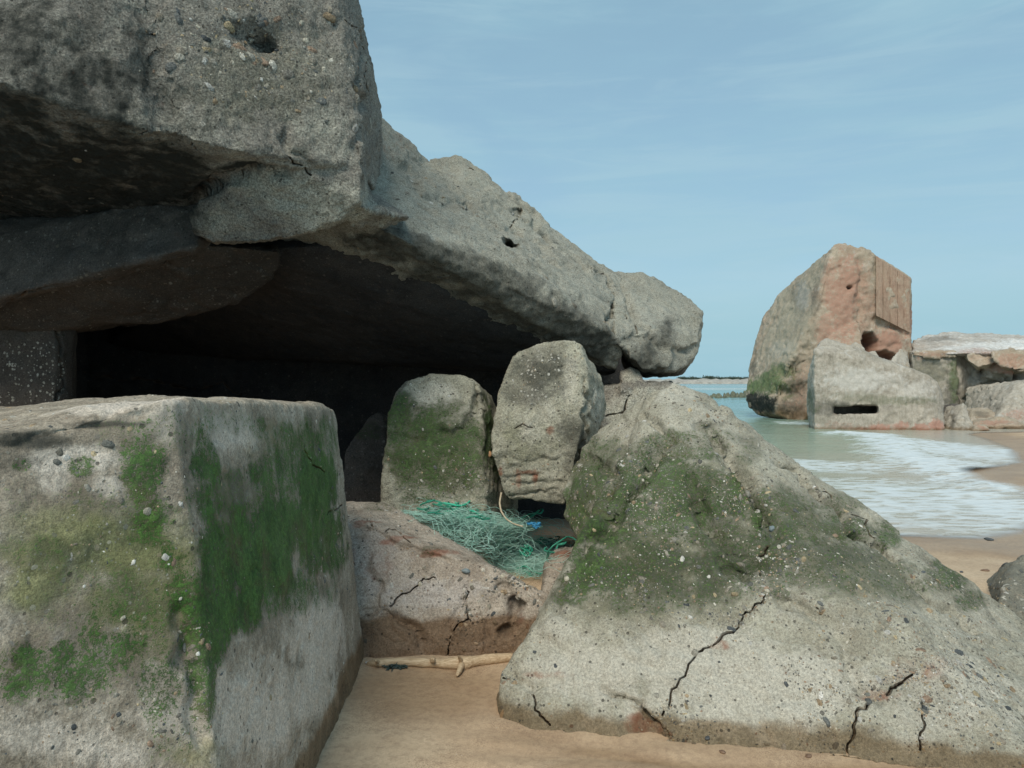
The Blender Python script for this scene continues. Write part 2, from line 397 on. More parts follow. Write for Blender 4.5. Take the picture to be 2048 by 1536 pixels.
    h = t.m('ADD', h, t.m('MULTIPLY', hst, .10)); h = t.m('SUBTRACT', h, t.m('MULTIPLY', pit, .35)); h = t.m('ADD', h, t.m('MULTIPLY', bm_, .25))
    h = t.m('ADD', h, t.m('MULTIPLY', mm, .12)); h = t.m('SUBTRACT', h, t.m('MULTIPLY', ckh, .5))
    bp = t.n('ShaderNodeBump', {'Strength': .75*bump, 'Distance': .022, 'Height': h})
    rr = t.m('SUBTRACT', rough, t.m('MULTIPLY', wet, .42))
    b = t.n('ShaderNodeBsdfPrincipled', {'Base Color': c, 'Roughness': rr, 'Normal': bp.outputs[0], 'Specular IOR Level': .3})
    t.n('ShaderNodeOutputMaterial', {0: b.outputs[0]})
    return m
def simple(name, a, b, scale=20, rough=.7, bump=.3, stretch=(1, 1, 1), dist=.005, detail=6):
    m = bpy.data.materials.new(name); m.use_nodes = True; t = NT(m.node_tree)
    co = t.n('ShaderNodeMapping', {'Vector': t.n('ShaderNodeTexCoord').outputs['Object'], 'Scale': stretch}).outputs[0]
    n = t.noise(co, scale, detail, .65, .3)
    c = t.mix(t.ramp(n, .35, .65), a, b)
    bp = t.n('ShaderNodeBump', {'Strength': bump, 'Distance': dist, 'Height': n})
    bs = t.n('ShaderNodeBsdfPrincipled', {'Base Color': c, 'Roughness': rough, 'Normal': bp.outputs[0]})
    t.n('ShaderNodeOutputMaterial', {0: bs.outputs[0]}); return m

M_BLOCK = concrete('weathered_concrete_streaked', (.27, .225, .175), (.43, .375, .30), stone=.45, sscale=45, streak=.32, alg=(.25, .245, .115), moss_a=(.018, .062, .010), moss_b=(.065, .145, .028), pale=(.60, .53, .455))
M_BOULD = concrete('pebbly_concrete', (.28, .26, .205), (.42, .40, .325), stone=.65, sscale=44, off=3.1, pale=(.49, .465, .40), alg=(.20, .195, .125), fine=.32, bump=1.3, moss_a=(.022, .058, .014), moss_b=(.085, .145, .042))
M_OVER = concrete('rough_dark_concrete', (.20, .185, .16), (.28, .262, .225), stone=.25, sscale=40, bump=1.8, fine=.6, off=7.7, pale=(.40, .385, .32))
M_ROOF = concrete('rough_grey_concrete', (.29, .28, .235), (.38, .37, .31), stone=.2, sscale=30, bump=2.0, fine=.45, off=12.2, pale=(.44, .435, .38))
M_DARK = concrete('dark_shaded_concrete', (.075, .066, .058), (.125, .108, .095), stone=.3, sscale=25, bump=1.0, off=5.2, pale=(.10, .095, .09), barn=1)  # interior shade put into the base colour; also used for dark stones
M_CAVE = concrete('black_shaded_concrete', (.040, .042, .046), (.075, .072, .070), stone=.15, sscale=25, off=6.2, pale=(.035, .035, .036))  # near-black: the hollow's shade is put into the base colour
M_SOFF = concrete('dim_brown_concrete', (.055, .048, .042), (.09, .078, .067), stone=.3, sscale=25, off=8.8, pale=(.06, .055, .05))  # underside of the beam: shade put into a darker base colour
M_UP = concrete('mossy_upright_concrete', (.29, .275, .215), (.45, .43, .34), stone=.6, sscale=44, bump=1.5, fine=.4, off=9.4, pale=(.54, .51, .43), moss_a=(.022, .065, .014), moss_b=(.085, .145, .042))
M_PINK = concrete('pinkish_concrete', (.30, .25, .205), (.44, .385, .325), stone=.6, sscale=42, bump=1.3, off=15.4, pale=(.45, .42, .40), wetc=(.50, .39, .30), rust=(.25, .10, .06))
M_FAR = concrete('far_concrete', (.30, .25, .19), (.42, .36, .28), stone=.1, sscale=8, bump=1.0, redmix=.25, alg=(.36, .335, .26), off=21.0, pale=(.48, .46, .42), rust=(.37, .20, .145), moss_a=(.05, .09, .03), moss_b=(.12, .17, .07))
M_FARG = concrete('far_grey_concrete', (.31, .28, .235), (.46, .42, .36), stone=.25, sscale=9, alg=(.31, .30, .215), streak=.25, bump=1.0, off=25.0, pale=(.52, .51, .48), rust=(.42, .22, .17), moss_a=(.08, .11, .06), moss_b=(.15, .18, .10))

# ------------------------------------------------------------------ the ground, the sea
SHORE = [(-900, 260), (-60, 40), (-12, 17), (-2, 11.5), (2.4, 9.2), (4.0, 8.45), (5.1, 8.25), (5.7, 8.55), (7.1, 9.7), (7.9, 11.8), (7.9, 12.8), (8.5, 14.2), (10.7, 16.0), (12.5, 19.0),
         (14.0, 22.5), (14.6, 24.3), (15.3, 25.0), (19, 26), (40, 34), (90, 60), (300, 120), (1200, 300)]
WZ = -0.12
def shore(X, Y):
    """signed distance to the waterline: positive on the sand"""
    best = np.full(X.shape, 1e9); inside = np.zeros(X.shape, bool)
    P = SHORE
    for (ax, ay), (bx, by) in zip(P, P[1:]):
        dx, dy = bx-ax, by-ay; tt = np.clip(((X-ax)*dx+(Y-ay)*dy)/(dx*dx+dy*dy), 0, 1)
        best = np.minimum(best, np.hypot(X-ax-tt*dx, Y-ay-tt*dy))
    poly = P+[(1200, 1e5), (-900, 1e5)]
    for (ax, ay), (bx, by) in zip(poly, poly[1:]+poly[:1]):
        if ay == by: continue
        c = ((ay > Y) != (by > Y)) & (X < (bx-ax)*(Y-ay)/(by-ay)+ax); inside ^= c
    return np.where(inside, -best, best)
def sand_z(X, Y):
    s = shore(X, Y); P = np.stack([X, Y, np.zeros_like(X)], 1)
    z = WZ+np.where(s > 0, np.minimum(s*.05, .12+.0*s)+np.clip(s-2.4, 0, 60)*.004, np.maximum(s*.06, -1.5))
    z += .012*fbm(P*1.1, 3, 3)+.004*fbm(P*np.array([2.5, 9, 1]), 2, 8)
    # heap of sand behind the low slab, scour hollow round the front rocks
    z += .22*np.exp(-(((X+.05)/1.0)**2+((Y-5.65)/.55)**2)**2)+.10*np.exp(-((X-.3)/1.3)**2-((Y-6.9)/.9)**2)
    z += .0035*np.sin(Y*34+3*np.sin(X*1.7)+2.5*fbm(P*1.3, 2, 71))*sstep(-.1, .4, fbm(P*.8, 2, 72))*sstep(6, 4.5, Y)
    ch = np.exp(-((Y-(3.30-.12*X+.05*np.sin(X*5)))/.09)**2)*sstep(-.1, .4, X); z -= .022*ch
    z -= .012*np.exp(-(((X+.45)/.42)**2+((Y-3.95)/.35)**2)**2)
    return z, s, ch
def build_ground():
    ys = np.concatenate([np.linspace(.3, 2.4, 20), np.arange(2.42, 5.0, .014), np.geomspace(5.0, 60, 260), np.geomspace(64, 4000, 30)])
    us = np.concatenate([np.linspace(-4, -.72, 18), np.linspace(-.70, .72, 330), np.linspace(.75, 4, 18)])
    Y, U = np.meshgrid(ys, us, indexing='ij'); X = U*np.maximum(Y, 1.5)
    X, Y = X.ravel(), Y.ravel(); z, s, ch = sand_z(X, Y)
    P = np.stack([X, Y, np.zeros_like(X)], 1)
    wet = np.where(s > 0, 1-sstep(.5, 1.6, s+.5*fbm(P*.9, 3, 5)), 1.0)*.75
    near = sstep(5.2, 4.2, Y)*sstep(-1.6, -.8, X)*0+0
    basin = np.exp(-(((X+.42)/.50)**2+((Y-3.98)/.42)**2)**2); wet = np.maximum(wet, .8*basin*sstep(-.6, .2, fbm(P*2, 3, 15)+.5))
    wet = np.maximum(wet, .55*sstep(.05, .45, fbm(P*np.array([.9, 1.6, 1]), 3, 33))*sstep(6, 5, Y)); wet = np.maximum(wet, .9*ch); wet = np.maximum(wet, .55*np.exp(-((Y-(3.42-.12*X))/.22)**2)*sstep(-.3, .1, X))
    me = gridmesh('sand_beach', np.stack([X, Y, z], 1), len(ys), len(us), attrs={'wet': wet, 'sh': np.clip(s, -5, 5)})
    m = bpy.data.materials.new('beach_sand'); m.use_nodes = True; t = NT(m.node_tree)
    co = t.n('ShaderNodeTexCoord').outputs['Object']
    n1 = t.noise(co, 1.6, 5, .6, .3); n2 = t.noise(co, 30, 6, .7); n3 = t.noise(co, 420, 3, .7)
    c = t.mix(t.ramp(n1, .38, .62), (.50, .365, .245), (.59, .45, .31))
    c = t.mix(t.ramp(n2, .4, .7, 0, .5), c, (.28, .195, .135))
    v = t.n('ShaderNodeTexVoronoi', {'Vector': co, 'Scale': 85.0}); sp = t.n('ShaderNodeSeparateColor', {0: v.outputs[1]})
    region = t.ramp(t.noise(co, 2.2, 4, .6), .45, .62)
    gm = t.ramp(t.m('SUBTRACT', t.ramp(sp.outputs[0], .72, 1, 0, .30), v.outputs[0]), 0, .05)
    gm = t.m('MULTIPLY', gm, t.m('ADD', t.m('MULTIPLY', region, .8), .15))
    gcol = t.mix(sp.outputs[1], (.10, .07, .05), (.58, .50, .40)); c = t.mix(gm, c, gcol)
    v2 = t.n('ShaderNodeTexVoronoi', {'Vector': co, 'Scale': 290.0}); sp2 = t.n('ShaderNodeSeparateColor', {0: v2.outputs[1]})
    gm2 = t.m('MULTIPLY', t.ramp(sp2.outputs[0], .66, .72), t.m('ADD', region, .12)); c = t.mix(t.m('MULTIPLY', gm2, .6), c, t.mix(sp2.outputs[1], (.13, .07, .045), (.50, .36, .24)))
    g = t.ramp(n3, .38, .62, .80, 1.2); c = t.mix(1.0, c, t.n('ShaderNodeCombineColor', {0: g, 1: g, 2: g}).outputs[0], 'MULTIPLY')
    wet = t.attr('wet'); c = t.mix(wet, c, t.mix(1.0, c, (.62, .54, .47), 'MULTIPLY'))
    h = t.m('ADD', t.m('MULTIPLY', n2, .35), t.m('MULTIPLY', n3, .14)); h = t.m('ADD', h, t.m('MULTIPLY', gm, .3))
    h = t.m('MULTIPLY', h, t.ramp(wet, .3, 1, 1, .35))
    bp = t.n('ShaderNodeBump', {'Strength': .5, 'Distance': .012, 'Height': h})
    b = t.n('ShaderNodeBsdfPrincipled', {'Base Color': c, 'Roughness': t.ramp(wet, .2, 1, .9, .32), 'Normal': bp.outputs[0], 'Specular IOR Level': .4})
    t.n('ShaderNodeOutputMaterial', {0: b.outputs[0]})
    return tag(link('sand_beach', me, m), kind='structure')
build_ground()

def build_water():
    ys = np.concatenate([np.geomspace(8.0, 45, 520), np.geomspace(46, 6000, 120)])
    us = np.concatenate([np.linspace(-4, -.75, 20), np.linspace(-.74, .18, 30), np.linspace(.19, .74, 300), np.linspace(.76, 4, 20)])
    Y, U = np.meshgrid(ys, us, indexing='ij'); X = (U*Y).ravel(); Y = Y.ravel()
    s = -shore(X, Y); P = np.stack([X, Y, np.zeros_like(X)], 1)
    far = np.exp(-np.maximum(Y-8, 0)/60)
    z = WZ+.03*fbm(P*np.array([.35, .9, 1]), 3, 2)*sstep(0, 3, s)+.10*fbm(P*np.array([.12, .35, 1]), 2, 6)*sstep(3, 14, s)
    foam = np.zeros_like(X); thin = 1-sstep(0.0, 5.5, s+.6*fbm(P*.6, 2, 4))
    def w2(px, py): q = gz(px, py, WZ); return q.x, q.y
    PX = X/Y*F+CX; 
    # the little breaker that rolls in, as a world-space ridge
    crest = [w2(*p) for p in [(1690, 868), (1745, 872), (1783, 887), (1800, 905), (1838, 926), (1900, 945), (1965, 962), (2030, 985)]]
    best = np.full(X.shape, 1e9); ss = np.zeros(X.shape)
    for k, ((ax, ay), (bx, by)) in enumerate(zip(crest, crest[1:])):
        dx, dy = bx-ax, by-ay; tt = np.clip(((X-ax)*dx+(Y-ay)*dy)/(dx*dx+dy*dy), 0, 1)
        d = np.hypot(X-ax-tt*dx, Y-ay-tt*dy); sd = np.sign((X-ax)*dy-(Y-ay)*dx); c = d < best; best[c] = d[c]; ss[c] = sd[c]
    rag = .5*fbm(P*1.3, 3, 12)
    z += .085*np.exp(-(best/.9)**2)*(1+rag)+.02*fbm(P*5, 3, 14)*np.exp(-(best/1.2)**2)
    foam = np.maximum(foam, 1.0*np.exp(-(np.maximum(0, best+rag*.8)/.75)**2))
    # streaky wash on the shore side and to the right of the breaker
    def blob(px, py, rx, ry, w):
        nonlocal foam
        cx, cy = w2(px, py); ex = w2(px+rx, py)[0]-cx; ey = abs(w2(px, py+ry)[1]-cy)
        q = np.hypot((X-cx)/ex, (Y-cy)/ey)+.3*fbm(P*.5, 3, 21); foam = np.maximum(foam, w*(1-sstep(.4, 1.2, q)))
    for b in [(1960, 905, 170, 30, .85), (1900, 895, 110, 24, .8), (1800, 1000, 360, 70, .66), (1980, 1010, 190, 60, .75), (1960, 1000, 120, 40, .8), (1700, 935, 160, 14, .55), (1720, 871, 36, 5, .9), (1600, 846, 50, 5, .5), (1880, 930, 120, 24, .85), (1700, 965, 160, 14, .5), (1760, 1010, 200, 14, .6),
              (1850, 885, 60, 10, .8), (1620, 925, 70, 9, .6)]: blob(*b)
    foam = np.maximum(foam, .95*np.exp(-((s-.10-.06*fbm(P*2, 2, 9))/.16)**2)*sstep(20, 12, Y))
    foam = np.maximum(foam, .6*np.exp(-((s-.8-.3*fbm(P*1.2, 2, 19))/.12)**2)*sstep(20, 12, Y))
    foam = np.maximum(foam, .55*np.exp(-((Y-150-20*fbm(P*.02, 2, 1))/26)**2)); foam = np.maximum(foam, .35*np.exp(-((Y-230)/20)**2))
    sel = s > -.35
    me = gridmesh('sea_water', np.stack([X, Y, z], 1), len(ys), len(us), attrs={'foam': foam, 'thin': thin, 'dist': Y/100, 'sd': s})
    m = bpy.data.materials.new('sea_water'); m.use_nodes = True; t = NT(m.node_tree)
    co = t.n('ShaderNodeTexCoord').outputs['Object']
    st = t.n('ShaderNodeMapping', {'Vector': co, 'Scale': (.75, 1.6, 1)}).outputs[0]
    st2 = t.n('ShaderNodeMapping', {'Vector': co, 'Scale': (.9, 5.5, 1), 'Rotation': (0, 0, R(-8))}).outputs[0]
    n1 = t.noise(st, 1.6, 8, .68, 1.2); n2 = t.noise(st2, 1.5, 7, .7, .8); n3 = t.noise(co, 26, 4, .7)
    fo = t.attr('foam')
    fn = t.m('ADD', t.m('MULTIPLY', t.m('SUBTRACT', n1, .5), 1.2), t.m('MULTIPLY', t.m('SUBTRACT', n2, .5), 1.5))
    fn = t.m('ADD', fn, t.m('MULTIPLY', t.m('SUBTRACT', n3, .5), .7))
    lv = t.n('ShaderNodeTexVoronoi', {'Vector': t.n('ShaderNodeVectorMath', {0: t.n('ShaderNodeMapping', {'Vector': co, 'Scale': (1.0, 2.6, 1)}).outputs[0], 1: t.n('ShaderNodeTexNoise', {'Vector': co, 'Scale': 2.0, 'Detail': 4.0}).outputs[1]}, operation='ADD').outputs[0], 'Scale': 1.7}, feature='DISTANCE_TO_EDGE')
    fn = t.m('ADD', fn, t.ramp(lv.outputs[0], .0, .32, .30, -.30))
    fm = t.m('MULTIPLY', t.ramp(t.m('ADD', fo, fn), .10, 1.1), t.ramp(fo, .03, .3)); fm = t.m('MULTIPLY', fm, .93)
    di = t.ramp(t.attr('dist'), .12, .55)
    deep = t.mix(di, (.30, .36, .26), (.075, .24, .23)); deep = t.mix(t.ramp(t.attr('dist'), .8, 3), deep, (.15, .28, .29))
    c = t.mix(t.attr('thin'), deep, (.46, .415, .35))
    c = t.mix(t.ramp(n1, .35, .7, 0, .3), c, (.42, .42, .34))
    c = t.mix(fm, c, (.62, .665, .69))
    wv = t.noise(t.n('ShaderNodeMapping', {'Vector': co, 'Scale': (.8, 2.2, 1)}).outputs[0], 3.0, 6, .62, .4)
    bp = t.n('ShaderNodeBump', {'Strength': .5, 'Distance': .08, 'Height': t.m('ADD', wv, t.m('MULTIPLY', fm, .25))})
    rr = t.ramp(fm, 0, .7, .12, .8)
    b = t.n('ShaderNodeBsdfPrincipled', {'Base Color': c, 'Roughness': rr, 'Normal': bp.outputs[0], 'IOR': 1.33,
            'Alpha': t.ramp(t.attr('sd'), -.05, .35, .0, 1.0)})
    t.n('ShaderNodeOutputMaterial', {0: b.outputs[0]})
    return tag(link('sea_water', me, m), kind='structure')
build_water()

# ------------------------------------------------------------------ the ruined bunker overhead
bunker = thing('ruined_bunker', 'huge ruined concrete bunker overhanging a dark hollow, its roof slab sloping down to the right', 'bunker', loc=at(500, 757, 6)*1.0)
bunker.location.z = 0
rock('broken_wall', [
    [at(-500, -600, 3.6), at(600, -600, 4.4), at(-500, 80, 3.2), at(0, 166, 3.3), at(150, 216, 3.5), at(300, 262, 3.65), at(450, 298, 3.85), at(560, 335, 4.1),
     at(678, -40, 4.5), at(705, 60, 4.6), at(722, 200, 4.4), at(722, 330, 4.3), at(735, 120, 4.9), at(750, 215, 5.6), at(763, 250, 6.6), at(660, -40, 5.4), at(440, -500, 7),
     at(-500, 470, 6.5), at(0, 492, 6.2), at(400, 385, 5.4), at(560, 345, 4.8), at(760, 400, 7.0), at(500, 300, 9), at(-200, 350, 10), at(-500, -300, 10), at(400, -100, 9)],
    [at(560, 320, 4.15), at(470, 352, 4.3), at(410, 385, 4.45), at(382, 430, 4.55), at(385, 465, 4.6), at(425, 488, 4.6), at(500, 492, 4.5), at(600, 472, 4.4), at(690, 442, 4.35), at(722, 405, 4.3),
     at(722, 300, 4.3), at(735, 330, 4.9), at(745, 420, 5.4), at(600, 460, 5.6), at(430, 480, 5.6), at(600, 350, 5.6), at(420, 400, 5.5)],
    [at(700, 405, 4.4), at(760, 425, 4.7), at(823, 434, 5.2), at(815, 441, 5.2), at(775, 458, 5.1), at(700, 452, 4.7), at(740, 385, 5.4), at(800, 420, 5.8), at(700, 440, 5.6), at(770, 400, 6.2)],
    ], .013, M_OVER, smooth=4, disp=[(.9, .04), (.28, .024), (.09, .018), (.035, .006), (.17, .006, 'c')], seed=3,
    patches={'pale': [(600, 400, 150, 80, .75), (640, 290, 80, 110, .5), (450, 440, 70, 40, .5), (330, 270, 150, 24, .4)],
             'dark': [(510, 70, 32, 30, .6), (20, 338, 190, 112, 1.15), (170, 362, 170, 92, 1.15), (320, 366, 115, 52, 1.15), (440, 348, 90, 12, 1.0), (120, 320, 90, 40, 1.0), (300, 325, 70, 20, 1.0), (100, 440, 180, 40, 1.1), (40, 260, 60, 24, .9), (10, 300, 60, 60, 1.0), (210, 300, 50, 16, .9), (480, 330, 60, 10, 1.1)],  # dark: mostly the recess shade under the lip, painted in near-black
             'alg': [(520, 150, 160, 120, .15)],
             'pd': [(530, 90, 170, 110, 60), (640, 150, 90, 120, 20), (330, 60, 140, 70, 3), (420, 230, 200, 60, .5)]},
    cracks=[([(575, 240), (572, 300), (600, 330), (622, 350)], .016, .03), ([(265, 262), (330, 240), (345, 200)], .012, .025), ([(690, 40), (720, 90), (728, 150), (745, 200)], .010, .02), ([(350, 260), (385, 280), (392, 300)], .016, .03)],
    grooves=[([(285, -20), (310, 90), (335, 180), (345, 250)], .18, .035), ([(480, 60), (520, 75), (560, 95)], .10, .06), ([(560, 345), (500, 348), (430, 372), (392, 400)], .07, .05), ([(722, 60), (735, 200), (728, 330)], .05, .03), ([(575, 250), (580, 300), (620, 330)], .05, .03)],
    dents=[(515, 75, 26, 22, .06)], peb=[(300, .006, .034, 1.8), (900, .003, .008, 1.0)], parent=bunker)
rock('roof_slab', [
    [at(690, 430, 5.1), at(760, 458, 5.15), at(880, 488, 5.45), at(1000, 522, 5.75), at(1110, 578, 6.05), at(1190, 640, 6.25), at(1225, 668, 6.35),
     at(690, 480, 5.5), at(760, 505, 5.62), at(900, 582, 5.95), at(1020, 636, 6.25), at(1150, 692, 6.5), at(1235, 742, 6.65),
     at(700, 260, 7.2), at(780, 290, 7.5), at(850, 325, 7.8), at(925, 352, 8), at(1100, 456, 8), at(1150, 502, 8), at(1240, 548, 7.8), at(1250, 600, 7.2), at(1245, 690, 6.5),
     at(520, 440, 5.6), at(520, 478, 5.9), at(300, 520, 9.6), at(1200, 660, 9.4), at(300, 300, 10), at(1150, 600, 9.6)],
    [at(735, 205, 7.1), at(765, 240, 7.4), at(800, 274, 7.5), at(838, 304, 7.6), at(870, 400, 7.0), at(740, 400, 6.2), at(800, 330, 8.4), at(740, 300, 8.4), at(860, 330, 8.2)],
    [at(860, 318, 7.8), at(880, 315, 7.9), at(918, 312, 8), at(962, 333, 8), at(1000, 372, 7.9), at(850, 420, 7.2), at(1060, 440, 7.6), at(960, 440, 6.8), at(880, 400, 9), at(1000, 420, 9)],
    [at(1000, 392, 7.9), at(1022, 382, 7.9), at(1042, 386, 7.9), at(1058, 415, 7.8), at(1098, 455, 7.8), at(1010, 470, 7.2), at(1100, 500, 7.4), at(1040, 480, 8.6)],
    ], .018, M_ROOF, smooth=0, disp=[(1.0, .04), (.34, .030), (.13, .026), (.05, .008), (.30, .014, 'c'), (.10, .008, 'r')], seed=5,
    patches={'dark': [(800, 495, 80, 22, .8), (880, 525, 90, 34, .8), (950, 555, 80, 40, .75), (1020, 585, 80, 40, .75), (1110, 635, 80, 44, .75), (1200, 700, 60, 50, .85), (740, 480, 60, 26, .9), (790, 512, 60, 16, .8), (860, 548, 60, 20, .8), (920, 590, 70, 22, .8), (990, 618, 70, 22, .8), (1060, 648, 70, 24, .8), (1130, 680, 60, 22, .8), (1185, 712, 50, 30, .8)],  # dark: shade of the overhanging rim painted in, along with its algae stain
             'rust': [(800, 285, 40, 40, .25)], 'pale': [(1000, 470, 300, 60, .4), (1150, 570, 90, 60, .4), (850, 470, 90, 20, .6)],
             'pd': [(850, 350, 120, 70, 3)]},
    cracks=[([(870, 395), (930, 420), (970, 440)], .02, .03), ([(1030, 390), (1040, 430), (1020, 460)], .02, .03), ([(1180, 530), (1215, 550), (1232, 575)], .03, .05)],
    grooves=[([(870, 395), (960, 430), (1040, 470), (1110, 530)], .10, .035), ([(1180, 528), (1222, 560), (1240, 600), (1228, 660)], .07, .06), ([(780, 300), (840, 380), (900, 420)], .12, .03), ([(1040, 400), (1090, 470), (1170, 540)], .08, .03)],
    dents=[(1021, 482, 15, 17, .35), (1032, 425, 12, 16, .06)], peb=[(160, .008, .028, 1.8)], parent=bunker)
rock('slab_end', [
    [at(1230, 562, 7.6), at(1226, 545, 7.9), at(1284, 545, 8), at(1326, 574, 7.9), at(1374, 592, 7.7), at(1406, 622, 7.4), at(1402, 684, 7.1), at(1380, 728, 6.95), at(1350, 742, 6.8),
     at(1300, 745, 6.7), at(1268, 728, 6.55), at(1228, 672, 6.4), at(1226, 610, 6.9), at(1240, 560, 8.8), at(1380, 620, 8.8), at(1370, 735, 8.4), at(1250, 735, 8.4), at(1290, 757, 7.4), at(1362, 752, 7.2)],
    [at(1240, 552, 7.7), at(1284, 545, 7.85), at(1326, 574, 7.75), at(1352, 610, 7.35), at(1330, 640, 7.0), at(1262, 650, 6.75), at(1236, 610, 6.95), at(1300, 600, 8.4), at(1290, 640, 7.8)],
    [at(1262, 668, 6.55), at(1320, 655, 6.72), at(1352, 690, 6.72), at(1340, 735, 6.66), at(1285, 742, 6.5), at(1256, 712, 6.42), at(1300, 700, 7.6), at(1290, 740, 7.2)],
    [at(1352, 605, 7.55), at(1404, 630, 7.3), at(1398, 684, 7.0), at(1360, 700, 6.85), at(1342, 650, 7.0), at(1370, 650, 8.2), at(1370, 690, 7.8)]],
    .018, M_ROOF, smooth=0, disp=[(.8, .02), (.30, .020), (.12, .026), (.05, .008), (.09, .008, 'r')], seed=8,
    patches={'dark': [(1320, 748, 80, 18, .9), (1262, 738, 30, 30, .8)], 'pale': [(1320, 640, 80, 50, .45)]},  # dark: shade of the slab end's underside painted in
    cracks=[([(1228, 625), (1270, 650), (1282, 690)], .014, .03)], grooves=[([(1240, 680), (1300, 670), (1330, 700), (1370, 700)], .06, .03), ([(1240, 570), (1262, 620), (1300, 660)], .06, .03)], parent=bunker)
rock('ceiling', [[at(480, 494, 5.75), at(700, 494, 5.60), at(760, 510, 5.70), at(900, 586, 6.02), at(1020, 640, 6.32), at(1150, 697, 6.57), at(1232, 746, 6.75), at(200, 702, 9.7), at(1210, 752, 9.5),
    at(480, 440, 6.1), at(760, 440, 6.2), at(1000, 560, 6.9), at(1228, 690, 7.3), at(200, 520, 9.7), at(1210, 690, 9.5)]], .03, M_CAVE, smooth=2, disp=[(.8, .03), (.2, .015)], seed=6, parent=bunker)  # black hull hung below the slab, shade of the hollow in its colour
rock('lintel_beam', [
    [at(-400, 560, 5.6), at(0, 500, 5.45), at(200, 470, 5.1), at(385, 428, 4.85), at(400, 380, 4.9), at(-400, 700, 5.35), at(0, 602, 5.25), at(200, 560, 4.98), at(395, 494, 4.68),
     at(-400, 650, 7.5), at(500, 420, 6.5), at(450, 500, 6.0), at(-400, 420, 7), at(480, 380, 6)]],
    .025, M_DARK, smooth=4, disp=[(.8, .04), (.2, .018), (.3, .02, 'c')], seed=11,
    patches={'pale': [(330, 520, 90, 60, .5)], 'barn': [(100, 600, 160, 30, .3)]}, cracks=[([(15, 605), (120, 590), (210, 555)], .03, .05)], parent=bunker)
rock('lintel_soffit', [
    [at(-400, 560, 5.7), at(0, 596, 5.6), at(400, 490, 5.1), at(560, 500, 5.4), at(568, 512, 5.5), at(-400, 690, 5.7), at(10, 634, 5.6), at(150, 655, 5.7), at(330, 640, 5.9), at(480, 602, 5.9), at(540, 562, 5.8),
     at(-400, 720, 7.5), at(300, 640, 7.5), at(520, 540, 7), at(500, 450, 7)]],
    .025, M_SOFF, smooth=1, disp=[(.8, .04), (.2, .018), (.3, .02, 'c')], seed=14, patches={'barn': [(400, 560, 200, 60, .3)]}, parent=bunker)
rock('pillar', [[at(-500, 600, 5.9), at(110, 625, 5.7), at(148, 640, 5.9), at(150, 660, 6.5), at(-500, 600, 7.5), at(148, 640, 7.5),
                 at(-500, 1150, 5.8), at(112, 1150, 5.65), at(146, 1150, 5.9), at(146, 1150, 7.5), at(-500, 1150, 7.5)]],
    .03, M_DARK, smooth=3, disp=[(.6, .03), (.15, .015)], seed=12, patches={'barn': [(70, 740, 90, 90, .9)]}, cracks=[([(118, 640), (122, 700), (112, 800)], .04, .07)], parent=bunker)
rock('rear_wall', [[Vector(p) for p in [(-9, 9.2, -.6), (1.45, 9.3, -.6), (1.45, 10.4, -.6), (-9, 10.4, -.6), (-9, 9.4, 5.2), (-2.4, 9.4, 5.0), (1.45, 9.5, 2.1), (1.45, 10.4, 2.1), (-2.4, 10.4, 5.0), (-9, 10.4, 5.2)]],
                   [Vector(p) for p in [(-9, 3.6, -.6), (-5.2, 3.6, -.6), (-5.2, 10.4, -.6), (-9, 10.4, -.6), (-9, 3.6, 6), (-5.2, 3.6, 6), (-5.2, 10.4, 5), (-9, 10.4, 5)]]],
    .05, M_CAVE, smooth=3, disp=[(1.2, .06), (.3, .03)], seed=13, cracks=[([(160, 735), (300, 760), (480, 790)], .05, .06)], parent=bunker)

